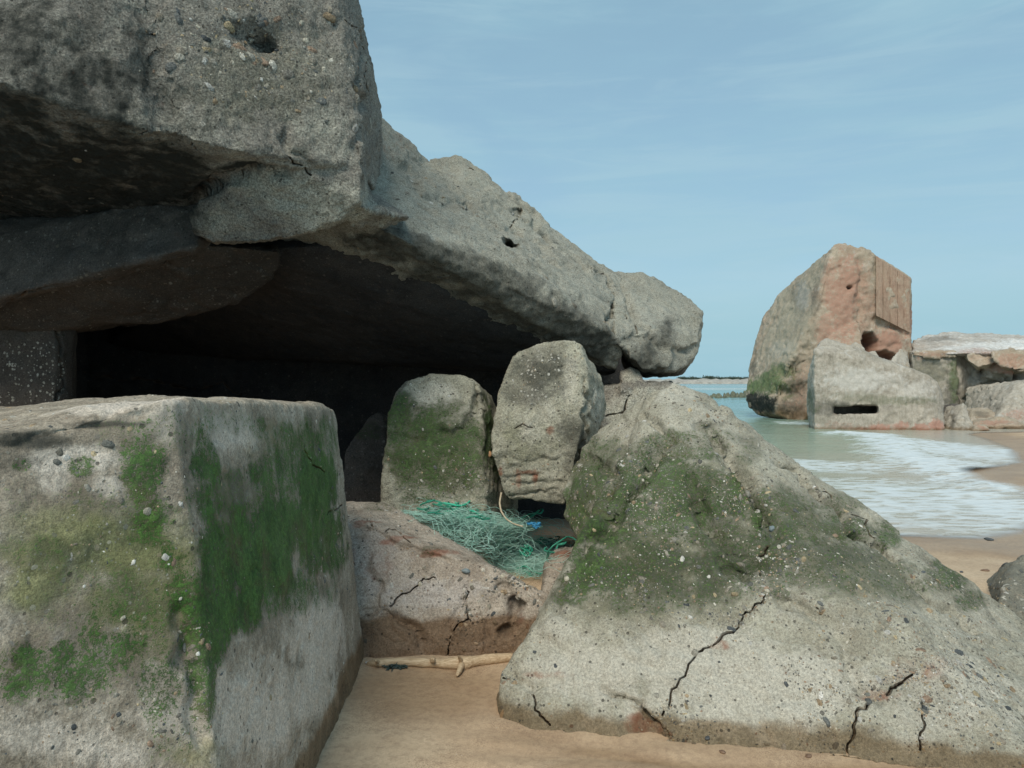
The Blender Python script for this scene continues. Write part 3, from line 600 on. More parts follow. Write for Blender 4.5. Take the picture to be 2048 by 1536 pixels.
# ------------------------------------------------------------------ foreground rocks
rock('concrete_block', [[
    at(372, 797, 2.15), at(350, 800, 2.08), at(180, 812, 2.0), at(0, 866, 1.88), at(-350, 930, 1.6), at(-350, 850, 3.6), at(0, 826, 3.3), at(180, 797, 3.1), at(300, 791, 3.0), at(520, 801, 3.2), at(640, 808, 3.9),
    at(668, 818, 4.12), at(676, 850, 4.18), at(690, 960, 4.25), at(704, 1080, 4.32), at(716, 1200, 4.38), at(728, 1312, 4.45), Vector((-.83, 4.46, -.2)), Vector((-.86, 3.2, -.2)), Vector((-.80, 2.06, -.2)), at(437, 1540, 2.06),
    at(395, 1100, 2.11), at(-350, 1600, 1.5), Vector((-1.9, 1.55, -.2)), Vector((-2.6, 4.5, -.2)), at(640, 830, 4.5), Vector((-1.0, 4.7, -.2))]],
    .0095, M_BLOCK, smooth=10, disp=[(.7, .016), (.16, .007), (.05, .0028), (.12, .004, 'c')], seed=21, wetz=(.16, .03),
    patches={'pale': [(150, 920, 100, 36, .85), (215, 975, 44, 34, .75), (110, 960, 40, 36, .6), (640, 1290, 90, 130, .9), (520, 1420, 110, 110, .85), (480, 865, 70, 45, .75), (250, 810, 140, 14, .9), (600, 1380, 90, 90, .8), (60, 1480, 120, 60, .8), (200, 1500, 100, 50, .6)],
             'moss': [(285, 950, 50, 60, .85), (310, 1040, 42, 60, .85), (335, 1110, 18, 45, .7), (165, 935, 30, 26, .75), (40, 930, 22, 14, .7), (250, 900, 14, 30, .7), (100, 1330, 180, 80, .72), (200, 1000, 120, 60, .25), (300, 1250, 90, 80, .35), (150, 1230, 180, 60, .35), (40, 1000, 60, 60, .25), (20, 1370, 70, 60, .7), (330, 1370, 60, 70, .55), (210, 1290, 130, 50, .6), (60, 1310, 70, 30, .5), (220, 1180, 180, 90, .28), (80, 1110, 120, 60, .25), (340, 1480, 60, 60, .35),
                      (415, 930, 30, 60, 1.1), (400, 880, 14, 40, .8), (410, 1000, 24, 70, .95), (610, 890, 70, 60, .75), (575, 860, 20, 40, .7), (640, 970, 60, 90, 1.2), (590, 1060, 90, 85, 1.25), (520, 1140, 100, 80, 1.25), (470, 1220, 70, 70, 1.2), (425, 1250, 34, 90, 1.1), (418, 1370, 16, 90, 1.0),
                      (660, 1060, 40, 70, 1.1), (525, 850, 16, 24, .7), (450, 1110, 60, 100, .95), (500, 1000, 90, 70, .6), (560, 950, 70, 80, .7), (500, 860, 120, 40, .35), (560, 1180, 110, 60, .7), (640, 1110, 60, 50, .9), (660, 880, 30, 60, .6), (480, 900, 60, 34, -.6), (480, 985, 44, 30, -.35)],
             'alg': [(220, 1100, 220, 100, .95), (60, 1180, 140, 110, .9), (280, 1200, 130, 110, .85), (100, 1050, 120, 50, .6), (460, 1020, 55, 90, .45), (580, 870, 80, 50, .4), (400, 1500, 60, 50, .5)],
             'dark': [(60, 880, 110, 24, .9), (200, 848, 80, 8, .8), (20, 920, 60, 30, .5), (385, 1230, 25, 40, .3), (470, 1010, 50, 80, .35), (470, 1180, 60, 100, .35), (620, 850, 20, 30, .2), (375, 900, 10, 70, .3)],
             'pd': [(250, 1440, 160, 90, 8), (380, 1300, 40, 90, 3), (100, 1500, 150, 50, 3), (560, 1300, 130, 200, -.8), (560, 1000, 150, 200, -.9), (150, 940, 130, 60, -.5)]},
    cracks=[([(610, 890), (625, 930), (650, 945)], .009, .02), ([(655, 1030), (685, 1010)], .010, .02)], grooves=[([(360, 1220), (372, 1290), (395, 1370), (405, 1480)], .035, .022), ([(0, 890), (100, 870), (200, 850), (300, 822)], .02, .010)],
    peb=[(700, .003, .013, 1.8), (1300, .0015, .0045, 1.0)],
    label='big square concrete block in the left foreground, green algae down its right face', cat='concrete block')
rock('boulder', [
    [at(1345, 763, 4.95), at(1318, 785, 4.9), at(1335, 875, 4.55), at(1262, 975, 4.36), at(1165, 1105, 4.10), at(1105, 1190, 3.98), at(1062, 1255, 3.88), at(1020, 1325, 3.80), at(1003, 1350, 3.76), at(998, 1395, 3.68),
     gz(1000, 1440, -.0), gz(1055, 1466, 0), gz(1200, 1479, 0), gz(1330, 1485, 0), gz(1500, 1497, 0), gz(1700, 1512, 0), gz(1900, 1532, 0), gz(2120, 1560, 0),
     gz(1000, 1445, -.15), gz(1330, 1500, -.15), gz(2120, 1580, -.15), at(1290, 1215, 3.78), at(1540, 1185, 3.78), at(1720, 1240, 3.7),
     at(1412, 792, 4.95), at(1482, 842, 4.9), at(1552, 898, 4.8), at(1622, 952, 4.7), at(1700, 1004, 4.6), at(1800, 1080, 4.45), at(1872, 1140, 4.3), at(1962, 1195, 4.2), at(2060, 1268, 4.05), at(2200, 1350, 3.9), at(2240, 1480, 3.7),
     Vector((.2, 5.4, -.2)), Vector((2.6, 5.4, -.2)), at(1400, 850, 5.8), Vector((3.2, 4.2, -.2))],
    [at(1345, 762, 4.97), at(1305, 788, 5.0), at(1245, 826, 5.1), at(1200, 858, 5.15), at(1165, 893, 5.12), at(1145, 930, 5.05), at(1126, 985, 4.9), at(1130, 1030, 4.8), at(1152, 1078, 4.72), at(1175, 1100, 4.6),
     at(1270, 975, 4.42), at(1335, 880, 4.6), at(1400, 900, 5.4), at(1220, 900, 5.9), at(1250, 1090, 5.6)],
    [at(1560, 920, 4.72), at(1622, 947, 4.70), at(1700, 990, 4.58), at(1780, 1045, 4.44), at(1800, 1062, 4.42), at(1803, 1088, 4.38), at(1775, 1105, 4.30), at(1700, 1062, 4.32), at(1600, 985, 4.5), at(1600, 1000, 5.2), at(1790, 1110, 5)],
    [at(1440, 800+8, 4.8), at(1480, 838, 4.86), at(1530, 885, 4.8), at(1560, 925, 4.62), at(1480, 905, 4.55), at(1420, 860, 4.62), at(1480, 900, 5.3)],
    [at(1390, 960, 4.30), at(1470, 940, 4.28), at(1530, 1030, 4.05), at(1520, 1095, 3.98), at(1400, 1080, 4.08), at(1370, 1010, 4.2), at(1450, 1030, 4.6)],
    ], .0105, M_BOULD, smooth=2, disp=[(.9, .022), (.30, .014), (.10, .009), (.035, .0035), (.26, .008, 'c'), (.55, .016, 'c')], seed=31, wetz=(.082, .020),
    carve=[[at(1210, 1378, 3.3), at(1295, 1425, 3.2), at(1330, 1475, 3.1), at(1335, 1530, 3.1), at(1290, 1540, 3.1), at(1225, 1400, 3.3), at(1222, 1385, 3.56), at(1300, 1425, 3.50), at(1335, 1475, 3.43), at(1300, 1540, 3.36), at(1240, 1480, 3.42)]],
    patches={'pale': [(1200, 1330, 200, 80, .8), (1500, 1370, 320, 110, .9), (1400, 1310, 280, 60, .8), (1900, 1390, 180, 110, .6), (1360, 790, 60, 60, .6), (1420, 850, 90, 50, .5), (1100, 1270, 60, 60, .6), (1950, 1250, 100, 50, .35)],
             'moss': [(1310, 960, 130, 80, .72), (1230, 1000, 90, 70, .75), (1180, 960, 50, 80, .6), (1200, 1060, 70, 50, .8), (1170, 1120, 60, 60, .85), (1150, 1170, 60, 60, .75), (1220, 1150, 90, 70, .6), (1400, 1000, 110, 80, .62), (1480, 980, 30, 80, .7), (1520, 1040, 40, 60, .75),
                      (1600, 1060, 110, 50, .55), (1700, 1050, 90, 40, .6), (1780, 1070, 40, 30, .7), (1400, 905, 60, 20, .6), (1330, 880, 80, 20, .55), (1900, 1150, 70, 40, .65), (1940, 1200, 40, 30, .6), (1480, 1110, 220, 60, .45), (1400, 1060, 160, 60, .5), (1640, 1110, 140, 50, .38), (1560, 1010, 130, 60, .45), (1350, 1040, 120, 60, .65), (1250, 950, 60, 60, .6), (1290, 900, 60, 30, .45), (1280, 1185, 220, 50, .36), (1560, 1150, 220, 50, .36), (1400, 880, 90, 40, .4), (1690, 1010, 90, 30, .4), (1750, 1150, 120, 50, .34), (1150, 1030, 40, 60, .7), (1210, 900, 70, 40, .4), (1480, 1170, 180, 40, .3), (1300, 1120, 100, 60, .5), (1500, 900, 30, 40, .3), (1820, 1180, 90, 40, .35)],
             'alg': [(1330, 1120, 260, 110, .85), (1500, 1080, 250, 120, .75), (1700, 1130, 220, 80, .6), (1400, 980, 160, 90, .6), (1250, 1210, 160, 40, .6), (1200, 950, 90, 90, .45)],
             'dark': [(1440, 1120, 260, 70, .30), (1300, 1150, 160, 60, .25), (1185, 1060, 40, 36, .75), (1155, 1000, 25, 60, .45), (1180, 1130, 50, 50, .35), (1440, 1040, 60, 30, .3), (1120, 1190, 40, 50, .3), (1650, 1110, 150, 40, .25)],
             'rust': [(1440, 1290, 22, 12, .5), (1035, 1285, 16, 30, .5), (1090, 1350, 60, 9, .45), (1750, 1390, 60, 16, .5), (1800, 1360, 60, 14, .4), (1290, 1450, 50, 30, .65), (1840, 1330, 80, 30, .3), (1860, 1340, 30, 20, .4)],
             'pd': [(1500, 1130, 420, 130, 1.5), (1850, 1330, 240, 170, 2), (1400, 960, 150, 150, .8), (1400, 1330, 260, 120, -.75), (1200, 1370, 160, 90, -.8), (1550, 1420, 160, 80, -.6)]},
    cracks=[([(1530, 1190), (1500, 1225), (1455, 1265), (1420, 1295), (1385, 1320), (1365, 1355), (1340, 1400), (1325, 1430)], .013, .04),
            ([(1830, 1345), (1790, 1375), (1740, 1405), (1712, 1425), (1708, 1470), (1695, 1510)], .014, .045), ([(1845, 1400), (1850, 1450), (1840, 1500)], .009, .03),
            ([(1000, 1352), (1040, 1368), (1065, 1380), (1070, 1420), (1100, 1450)], .010, .03), ([(1400, 1050), (1430, 1080), (1455, 1095)], .014, .03), ([(1545, 1070), (1530, 1100), (1515, 1130), (1520, 1150)], .018, .04),
            ([(1620, 975), (1680, 1020), (1740, 1070), (1770, 1100)], .016, .04), ([(1820, 1170), (1870, 1210), (1930, 1250)], .010, .03), ([(1580, 1215), (1600, 1205), (1640, 1225)], .010, .03)],
    grooves=[([(1400, 850), (1440, 890), (1480, 950), (1525, 1030), (1545, 1075)], .07, .05), ([(1560, 930), (1620, 975), (1690, 1030), (1760, 1090), (1790, 1112)], .055, .05), ([(1335, 885), (1290, 945), (1240, 1000), (1165, 1105)], .08, .06),
             ([(1385, 955), (1400, 1010), (1425, 1060), (1480, 1110)], .07, .045), ([(1525, 1130), (1490, 1150), (1440, 1120)], .06, .04), ([(1205, 1380), (1255, 1400), (1300, 1432), (1332, 1475)], .022, .03), ([(1285, 830), (1320, 855), (1350, 880)], .05, .03),
             ([(1160, 900), (1230, 960), (1210, 1040)], .07, .03), ([(1820, 1165), (1880, 1215), (1950, 1262)], .05, .03), ([(1000, 1350), (1065, 1378), (1120, 1360)], .03, .015), ([(1650, 1250), (1700, 1330), (1760, 1400)], .06, .02), ([(1560, 1200), (1600, 1210), (1660, 1240)], .05, .03), ([(1180, 1130), (1150, 1180), (1110, 1220)], .05, .02)],
    peb=[(1800, .005, .020, 3.0), (11000, .0020, .006, 1.3)],
    label='huge pyramid shaped boulder of pebbly concrete filling the right foreground', cat='boulder')
rock('concrete_slab', [
    [gz(690, 1322, 0), gz(735, 1319, 0), gz(860, 1316, 0), gz(1040, 1312, 0), at(690, 1262, 4.50), at(860, 1285, 4.45), at(698, 1048, 4.86), at(760, 1070, 4.78), at(868, 1102, 4.68), at(1000, 1140, 4.60), at(1100, 1195, 4.52), at(1060, 1290, 4.45),
     at(680, 998, 5.3), at(770, 1006, 5.32), at(890, 1072, 5.12), at(960, 1115, 4.95), at(1075, 1180, 4.75), Vector((-1.4, 4.5, -.15)), Vector((.1, 4.45, -.15)), Vector((.25, 4.8, -.15)), Vector((-1.4, 5.6, -.15)), Vector((-.3, 5.5, -.15)), at(600, 1000, 5.0)]],
    .0105, M_PINK, smooth=3, disp=[(.6, .022), (.2, .016), (.06, .008), (.2, .008, 'c')], seed=41, wetz=(.225, .018),
    patches={'pale': [(860, 1190, 110, 50, .6), (740, 1120, 60, 80, .45), (820, 1030, 80, 20, .4)], 'rust': [(730, 1045, 40, 7, .6), (800, 1075, 60, 9, .65), (870, 1105, 60, 10, .6), (1030, 1240, 30, 50, .35), (740, 1130, 60, 60, .25)],
             'dark': [(720, 1270, 60, 30, .3), (1030, 1230, 26, 20, .35)], 'moss': [(760, 1015, 40, 12, .4), (870, 1095, 40, 10, .35)], 'pd': [(980, 1200, 100, 80, 6), (800, 1040, 120, 30, 3), (1050, 1180, 60, 40, 6), (860, 1230, 100, 60, -.8)]},
    cracks=[([(870, 1155), (845, 1158), (815, 1185), (785, 1210), (765, 1228)], .016, .045), ([(932, 1175), (930, 1200), (915, 1250), (900, 1290), (895, 1310)], .009, .035), ([(700, 1040), (760, 1062), (830, 1095), (880, 1115)], .012, .04)],
    grooves=[([(700, 1040), (760, 1062), (830, 1095), (900, 1125)], .035, .02), ([(932, 1172), (928, 1210), (905, 1290)], .022, .012), ([(985, 1205), (972, 1260), (968, 1305)], .018, .010), ([(740, 1110), (760, 1170), (750, 1215)], .04, .02), ([(730, 1225), (800, 1240), (840, 1300)], .05, .03), ([(1000, 1170), (1030, 1210), (1020, 1260)], .06, .04)],
    dents=[(1032, 1215, 20, 16, .07), (1010, 1265, 16, 14, .05)], peb=[(500, .004, .018, 1.8), (900, .002, .006, 1.0)],
    label='low cracked pinkish concrete slab between the left block and the pyramid boulder', cat='concrete slab')
rock('standing_stone', [
    [at(776, 1035, 5.45), at(965, 1075, 5.42), at(1046, 1060, 6.1), at(772, 960, 5.5), at(768, 900, 5.52), at(773, 835, 5.58), at(788, 790, 5.62), at(825, 757, 5.7), at(872, 749, 5.75), at(925, 752, 5.78),
     at(955, 768, 5.75), at(965, 850, 5.55), at(968, 960, 5.45), at(985, 790, 6.05), at(993, 820, 6.15), at(996, 900, 6.2), at(1002, 980, 6.15), at(800, 770, 6.4), at(960, 775, 6.5), at(780, 1000, 6.4), at(1000, 1000, 6.5),
     Vector((-.95, 5.35, -.2)), Vector((-.2, 5.4, -.2)), Vector((.1, 6.2, -.2)), Vector((-.9, 6.4, -.2))]],
    .012, M_UP, smooth=9, disp=[(.5, .025), (.18, .016), (.06, .009), (.2, .008, 'c')], seed=51,
    patches={'moss': [(850, 890, 100, 90, .8), (800, 850, 46, 70, .8), (930, 890, 60, 80, .7), (860, 970, 100, 60, .45), (900, 820, 70, 30, .4), (975, 860, 20, 90, .95), (900, 960, 80, 40, .6), (990, 900, 16, 60, .9), (820, 930, 50, 40, .6)], 'pale': [(880, 790, 60, 30, .7), (860, 1000, 100, 30, .5), (940, 830, 30, 30, .6)],
             'dark': [(800, 810, 30, 40, .5), (985, 830, 20, 50, .5), (1000, 1000, 24, 60, .25)], 'alg': [(860, 900, 110, 90, .5)], 'pd': [(860, 960, 110, 60, 4)]},
    cracks=[([(955, 768), (950, 800), (970, 830)], .014, .03)], grooves=[([(880, 862), (930, 852), (950, 820), (955, 770)], .05, .035), ([(790, 870), (850, 880)], .05, .015)], dents=[(955, 800, 12, 18, .04)], peb=[(260, .005, .016, 2.0), (700, .0025, .006, 1.0)],
    label='round topped mossy standing stone on the left of the upright pair', cat='stone')
rock('standing_stone', [
    [at(1088, 681, 5.55), at(1150, 679, 5.5), at(1166, 692, 5.5), at(1036, 703, 5.5), at(1012, 735, 5.45), at(1000, 775, 5.4), at(988, 840, 5.35), at(980, 875, 5.32), at(985, 905, 5.32), at(1006, 985, 5.35), at(1018, 1001, 5.38),
     at(1128, 1007, 5.34), at(1140, 975, 5.3), at(1162, 868, 5.28), at(1174, 770, 5.33), at(1178, 740, 5.4), at(1206, 770, 5.9), at(1212, 830, 5.95), at(1190, 735, 5.9), at(1180, 905, 5.9), at(1150, 690, 6.1), at(1045, 712, 6.1), at(1010, 860, 6.1), at(1030, 985, 6.0), at(1150, 960, 6.0)]],
    .011, M_UP, smooth=4, disp=[(.5, .022), (.15, .016), (.05, .008), (.18, .010, 'c')], seed=55,
    patches={'pale': [(1080, 840, 60, 60, .55), (1140, 760, 20, 60, .6), (1195, 820, 14, 50, .6), (1060, 790, 30, 30, .5)], 'barn': [(1080, 745, 60, 50, 1.0), (1060, 790, 60, 30, .8)], 'rust': [(1070, 955, 7, 22, .75), (1036, 960, 7, 26, .6), (1060, 945, 24, 5, .7), (1000, 945, 8, 14, .7), (1100, 860, 8, 10, .7)],
             'dark': [(1080, 745, 70, 60, .8), (1050, 785, 60, 30, .6), (1090, 700, 60, 16, .4), (1160, 880, 14, 60, .7), (1150, 930, 12, 50, .5), (1060, 760, 60, 40, .25)], 'alg': [(1060, 870, 70, 60, .3)], 'pd': [(1080, 930, 60, 40, 2)]},
    cracks=[([(1030, 857), (1065, 855)], .010, .012)], grooves=[([(1012, 955), (1050, 950), (1085, 948)], .018, .012), ([(1000, 972), (1060, 968), (1125, 966)], .016, .010), ([(1010, 990), (1060, 986), (1120, 984)], .014, .010), ([(1172, 760), (1166, 830), (1150, 930)], .04, .03), ([(1000, 920), (1060, 925), (1140, 915)], .02, .008)],
    peb=[(150, .004, .012, 2.0), (500, .002, .005, 1.0)],
    label='tall upright stone wedged over a dark gap, rust stains and barnacles on its face', cat='stone')
for (nm, hu, mt, lb, sd, kw) in [
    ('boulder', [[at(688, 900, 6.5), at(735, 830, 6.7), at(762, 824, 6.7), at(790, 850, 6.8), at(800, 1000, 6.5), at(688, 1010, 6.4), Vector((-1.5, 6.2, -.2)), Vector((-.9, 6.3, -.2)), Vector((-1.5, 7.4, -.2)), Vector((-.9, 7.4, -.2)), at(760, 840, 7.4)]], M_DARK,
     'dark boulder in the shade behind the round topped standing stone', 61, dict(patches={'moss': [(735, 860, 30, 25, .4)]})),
    ('boulder', [[at(1205, 772, 6.6), at(1345, 762, 6.5), at(1370, 830, 6.4), at(1210, 870, 6.3), at(1195, 820, 6.4), Vector((.7, 6.2, -.2)), Vector((2.0, 6.3, -.2)), Vector((2.0, 8, -.2)), Vector((.7, 8, -.2)), at(1200, 770, 7.6), at(1340, 772, 7.8)],
                 [at(1238, 740, 6.62), at(1262, 728, 6.65), at(1285, 745, 6.6), at(1292, 775, 6.5), at(1240, 785, 6.45), at(1260, 745, 7), at(1250, 790, 7)]], M_OVER,
     'grey barnacled boulder propping up the end of the roof slab', 63, dict(base_attr={'barn': .55}, patches={'pale': [(1260, 830, 60, 40, .9), (1300, 790, 50, 20, .8), (1262, 750, 24, 18, .8)]}, cracks=[([(1212, 832), (1245, 825), (1260, 790)], .025, .05)])),
    ('boulder', [[at(1086, 1120, 5.2), at(1110, 1100, 5.3), at(1150, 1088, 5.3), at(1200, 1100, 5.3), at(1092, 1160, 5.0), at(1086, 1180, 4.95), at(1180, 1200, 4.8), Vector((.15, 4.9, -.1)), Vector((.7, 4.9, -.1)), Vector((.7, 5.6, -.1)), Vector((.2, 5.5, -.1))]], M_PINK,
     'small pinkish boulder beside the fishing net, half under the pyramid boulder', 65, dict(patches={'rust': [(1130, 1105, 30, 8, .8)]}, peb=[(60, .004, .013, 2.0)])),
    ('boulder', [[at(2003, 1180, 5.3), at(2008, 1155, 5.5), at(2030, 1125, 5.7), at(2060, 1105, 5.8), at(2150, 1095, 5.9), at(2250, 1150, 5.6), at(1998, 1210, 5.2), at(2012, 1240, 5.1), at(2060, 1290, 5.0), at(2200, 1330, 4.9), at(2280, 1250, 5.4), Vector((3.5, 4.9, -.1)), Vector((4.6, 5.4, -.1)), Vector((3.9, 6.4, -.1))]], M_BOULD,
     'dark pebbly boulder on the sand at the right edge behind the pyramid boulder', 67, dict(base_attr={'dark': .55}, peb=[(260, .006, .022, 1.8)])),
    ]:
    rock(nm, hu, .016, mt, smooth=6, disp=[(.5, .03), (.17, .015), (.06, .006), (.2, .012, 'c')], seed=sd, label=lb, cat='boulder', **kw)
# ------------------------------------------------------------------ small things among the rocks
def all_bvh():
    out = []
    for o in COL.objects:
        if o.type == 'MESH' and o.name.split('.')[0] in ('sand_beach', 'concrete_slab', 'standing_stone', 'boulder', 'concrete_block'):
            me = o.data; n = len(me.vertices); V = np.empty(n*3, np.float32); me.vertices.foreach_get('co', V); V = V.reshape(-1, 3)+np.array(o.location[:])
            L = np.empty(len(me.loops), np.int32); me.loops.foreach_get('vertex_index', L); s_ = np.empty(len(me.polygons), np.int32); me.polygons.foreach_get('loop_start', s_)
            cen = V[L[s_]]
            keep = (cen[:, 1] < 10) & (cen[:, 1] > 2.4)
            idx = np.split(L, s_[1:]); out.append(BVHTree.FromPolygons([tuple(v) for v in V.tolist()], [tuple(idx[i].tolist()) for i in np.where(keep)[0]]))
    return out
BV = all_bvh()
def hit(px, py):
    d = (at(px, py, 1)-Vector((0, 0, EYE))).normalized(); best = None
    for b in BV:
        h = b.ray_cast(Vector((0, 0, EYE)), d)
        if h[0] is not None and (best is None or h[3] < best[1]): best = (h[0], h[3], h[1])
    return best
def drop(x, y, z0=1.2):
    z = -1
    for b in BV:
        h = b.ray_cast(Vector((x, y, z0)), Vector((0, 0, -1)))
        if h[0] is not None: z = max(z, h[0].z)
    return z

def tubes(paths, radii, sides=3):
    """many thin tubes as one mesh: paths = list of (k,3) arrays"""
    Vs, Ls = [], []; off = 0
    for P, r in zip(paths, radii):
        P = np.asarray(P, float); k = len(P); T = np.gradient(P, axis=0); T /= np.linalg.norm(T, axis=1)[:, None]+1e-9
        a = np.array([.3, .2, .93]); A_ = np.cross(T, a); A_ /= np.linalg.norm(A_, axis=1)[:, None]+1e-9; B_ = np.cross(T, A_)
        r = np.full(k, r) if np.isscalar(r) else np.asarray(r)
        an = np.arange(sides)/sides*2*math.pi
        V = P[:, None]+(np.cos(an)[None, :, None]*A_[:, None]+np.sin(an)[None, :, None]*B_[:, None])*r[:, None, None]
        Vs.append(V.reshape(-1, 3)); i = np.arange(k-1)[:, None]*sides; j = np.arange(sides)[None]; jn = (j+1) % sides
        q = np.stack([i+j, i+jn, i+sides+jn, i+sides+j], -1).reshape(-1, 4)+off; Ls.append(q); off += k*sides
    Q = np.concatenate(Ls); return np.concatenate(Vs), Q.ravel(), np.arange(len(Q))*4
def tube_obj(name, paths, radii, mat, parent=None, sides=3, org=None):
    V, L, s_ = tubes(paths, radii, sides); o_ = np.array(org[:]) if org is not None else V.mean(0)
    return link(name, npmesh(name, V-o_, L, s_), mat, parent, None if parent else Vector(o_))

# fishing net
M_NET = simple('nylon_net', (.30, .60, .51), (.52, .74, .67), rough=.5)
M_GROPE = simple('green_rope', (.03, .42, .26), (.07, .52, .36), scale=200, rough=.6)
M_DROPE = simple('dark_green_rope', (.02, .20, .14), (.05, .30, .20), scale=200, rough=.6)
M_BROPE = simple('blue_rope', (.03, .20, .42), (.05, .30, .52), scale=200, rough=.6)
NETP = [(840, 1030), (880, 1022), (930, 1030), (985, 1050), (1040, 1045), (1075, 1066), (1104, 1100), (1096, 1128), (1060, 1150), (1010, 1140), (960, 1112), (905, 1078), (860, 1052)]
def inpoly(x, y, P=NETP):
    c = False
    for (ax, ay), (bx, by) in zip(P, P[1:]+P[:1]):
        if (ay > y) != (by > y) and x < (bx-ax)*(y-ay)/(by-ay)+ax: c = not c
    return c
anch = []
rr = random.Random(4)
while len(anch) < 420:
    x, y = rr.uniform(838, 1124), rr.uniform(1020, 1152)
    if inpoly(x, y):
        h = hit(x, y)
        if h and h[0].y < 7.2: anch.append(np.array(h[0][:]))
        elif not h: anch.append(np.array(at(x, y, 5.6)[:]))
AN = np.array(anch); netc = AN.mean(0)
def strand(r, length, step, curl, lift, start=None):
    p = AN[r.randrange(len(AN))] if start is None else start
    p = p+np.array([r.gauss(0, .02), r.gauss(0, .02), abs(r.gauss(0, lift))]); P = [p]; a = r.uniform(0, 6.28); b = r.gauss(0, .25); w = r.gauss(0, curl)
    for k in range(int(length/step)):
        w += r.gauss(0, curl*.6); w *= .85; a += w; b += r.gauss(0, .22); b *= .85
        p = p+step*np.array([math.cos(a)*math.cos(b), math.sin(a)*math.cos(b), math.sin(b)])
        if k % 4 == 0: base = AN[np.argmin(((AN-p)**2).sum(1))]
        over = p[2]-base[2]-lift*1.5
        if over > 0: b -= .15
        if over < -lift*1.3: b += .3; p = p+np.array([0, 0, .01])
        P.append(p)
    return np.array(P)
net = thing('fishing_net', 'tangled heap of pale green fishing net lying on the low pinkish slab', 'fishing net', loc=(float(netc[0]), float(netc[1]), float(AN[:, 2].min())))
rr = random.Random(11)
tube_obj('netting', [strand(rr, rr.uniform(.25, .7), .02, .35, .020) for _ in range(1900)], [.0014]*1900, M_NET, net, 3, net.location)
tube_obj('loose_fibre', [strand(rr, rr.uniform(.08, .2), .012, .12, .04) for _ in range(900)], [.0009]*900, M_NET, net, 3, net.location)
def near(px, py, n=10, rad=.08):
    h = hit(px, py); c = np.array((h[0] if h and h[0].y < 7 else at(px, py, 5.4))[:]); return c
def coil(r, px, py, R0, turns, flat=.5):
    c = near(px, py); P = []; ph = r.uniform(0, 6.28)
    for k in range(int(turns*14)):
        a = k/14*2*math.pi+ph; rad_ = R0*(.6+.4*math.sin(a*.37+ph))*(1+.25*math.sin(a*1.7))
        P.append(c+np.array([rad_*math.cos(a)*1.3, rad_*math.sin(a), .075+.012*math.sin(a*2.3+ph)+.0012*k]))
    return np.array(P)
gp = []
for (x, y) in [(885, 1038), (900, 1045), (920, 1052), (935, 1050), (960, 1062), (910, 1060)]: gp.append(strand(rr, .55, .018, .30, .09, near(x, y)))
for (x, y) in [(930, 1085), (1090, 1100), (1105, 1110), (1095, 1120)]: gp.append(strand(rr, .4, .018, .35, .09, near(x, y)))
for (x, y, r0, tn) in [(925, 1050, .09, 3), (900, 1042, .08, 3), (1100, 1105, .06, 3), (995, 1080, .05, 3)]: gp.append(coil(rr, x, y, r0, tn))
for g_ in gp: tube_obj('dark_rope', [g_], [.0060], M_DROPE, net, 5, net.location)
gp = [coil(rr, 1053, 1130, .035, 4), coil(rr, 1048, 1134, .03, 3), strand(rr, .5, .018, .2, .08, near(1010, 1115)), strand(rr, .4, .018, .2, .09, near(1040, 1085)), strand(rr, .4, .016, .3, .09, near(1020, 1062)), strand(rr, .45, .018, .4, .09, near(940, 1090)), coil(rr, 1085, 1105, .06, 3), coil(rr, 905, 1040, .08, 3), strand(rr, .3, .018, .3, .02, near(1035, 1140))]
for g_ in gp: tube_obj('green_rope', [g_], [.0068], M_GROPE, net, 5, net.location)
for pts, rad, mt, nm, lb, ct in [
    ([(1032, 1143), (1045, 1146), (1056, 1148), (1064, 1153)], .009, M_GROPE, 'rope_scrap', 'short bright green rope scrap on the sand below the net', 'rope'),
    ([(1056, 1058), (1064, 1054), (1072, 1060), (1080, 1056), (1076, 1064), (1068, 1062)], .010, M_BROPE, 'rope_scrap', 'frayed bright blue rope scrap at the back of the net', 'rope')]:
    P = [near(*p)+np.array([0, 0, rad*1.2+.02*(mt is M_BROPE)]) for p in pts]; tt = np.linspace(0, len(P)-1, 24)
    P = np.array([[np.interp(q, range(len(P)), [p[i] for p in P]) for i in range(3)] for q in tt])+np.random.default_rng(3).normal(size=(24, 3))*.002
    tag(tube_obj(nm, [P]+[P+np.random.default_rng(k).normal(size=P.shape)*.006 for k in range(5)], [rad*.5]*6, mt, None, 6), lb, ct)
# bent cane
P0 = [at(1003, 985, 5.42), at(999, 1005, 5.4), at(1002, 1022, 5.36), at(1012, 1038, 5.3), at(1028, 1048, 5.25), at(1046, 1053, 5.2)]
tt = np.linspace(0, 5, 30); P = np.array([[np.interp(q, range(6), [p[i] for p in P0]) for i in range(3)] for q in tt]); P[1:-1] = (P[:-2]+P[1:-1]+P[2:])/3
tag(tube_obj('cane', [P], [np.linspace(.007, .005, 30)], simple('dry_cane', (.42, .34, .24), (.55, .46, .34), 60), None, 8), 'thin bent pale cane leaning out of the gap onto the net', 'cane')

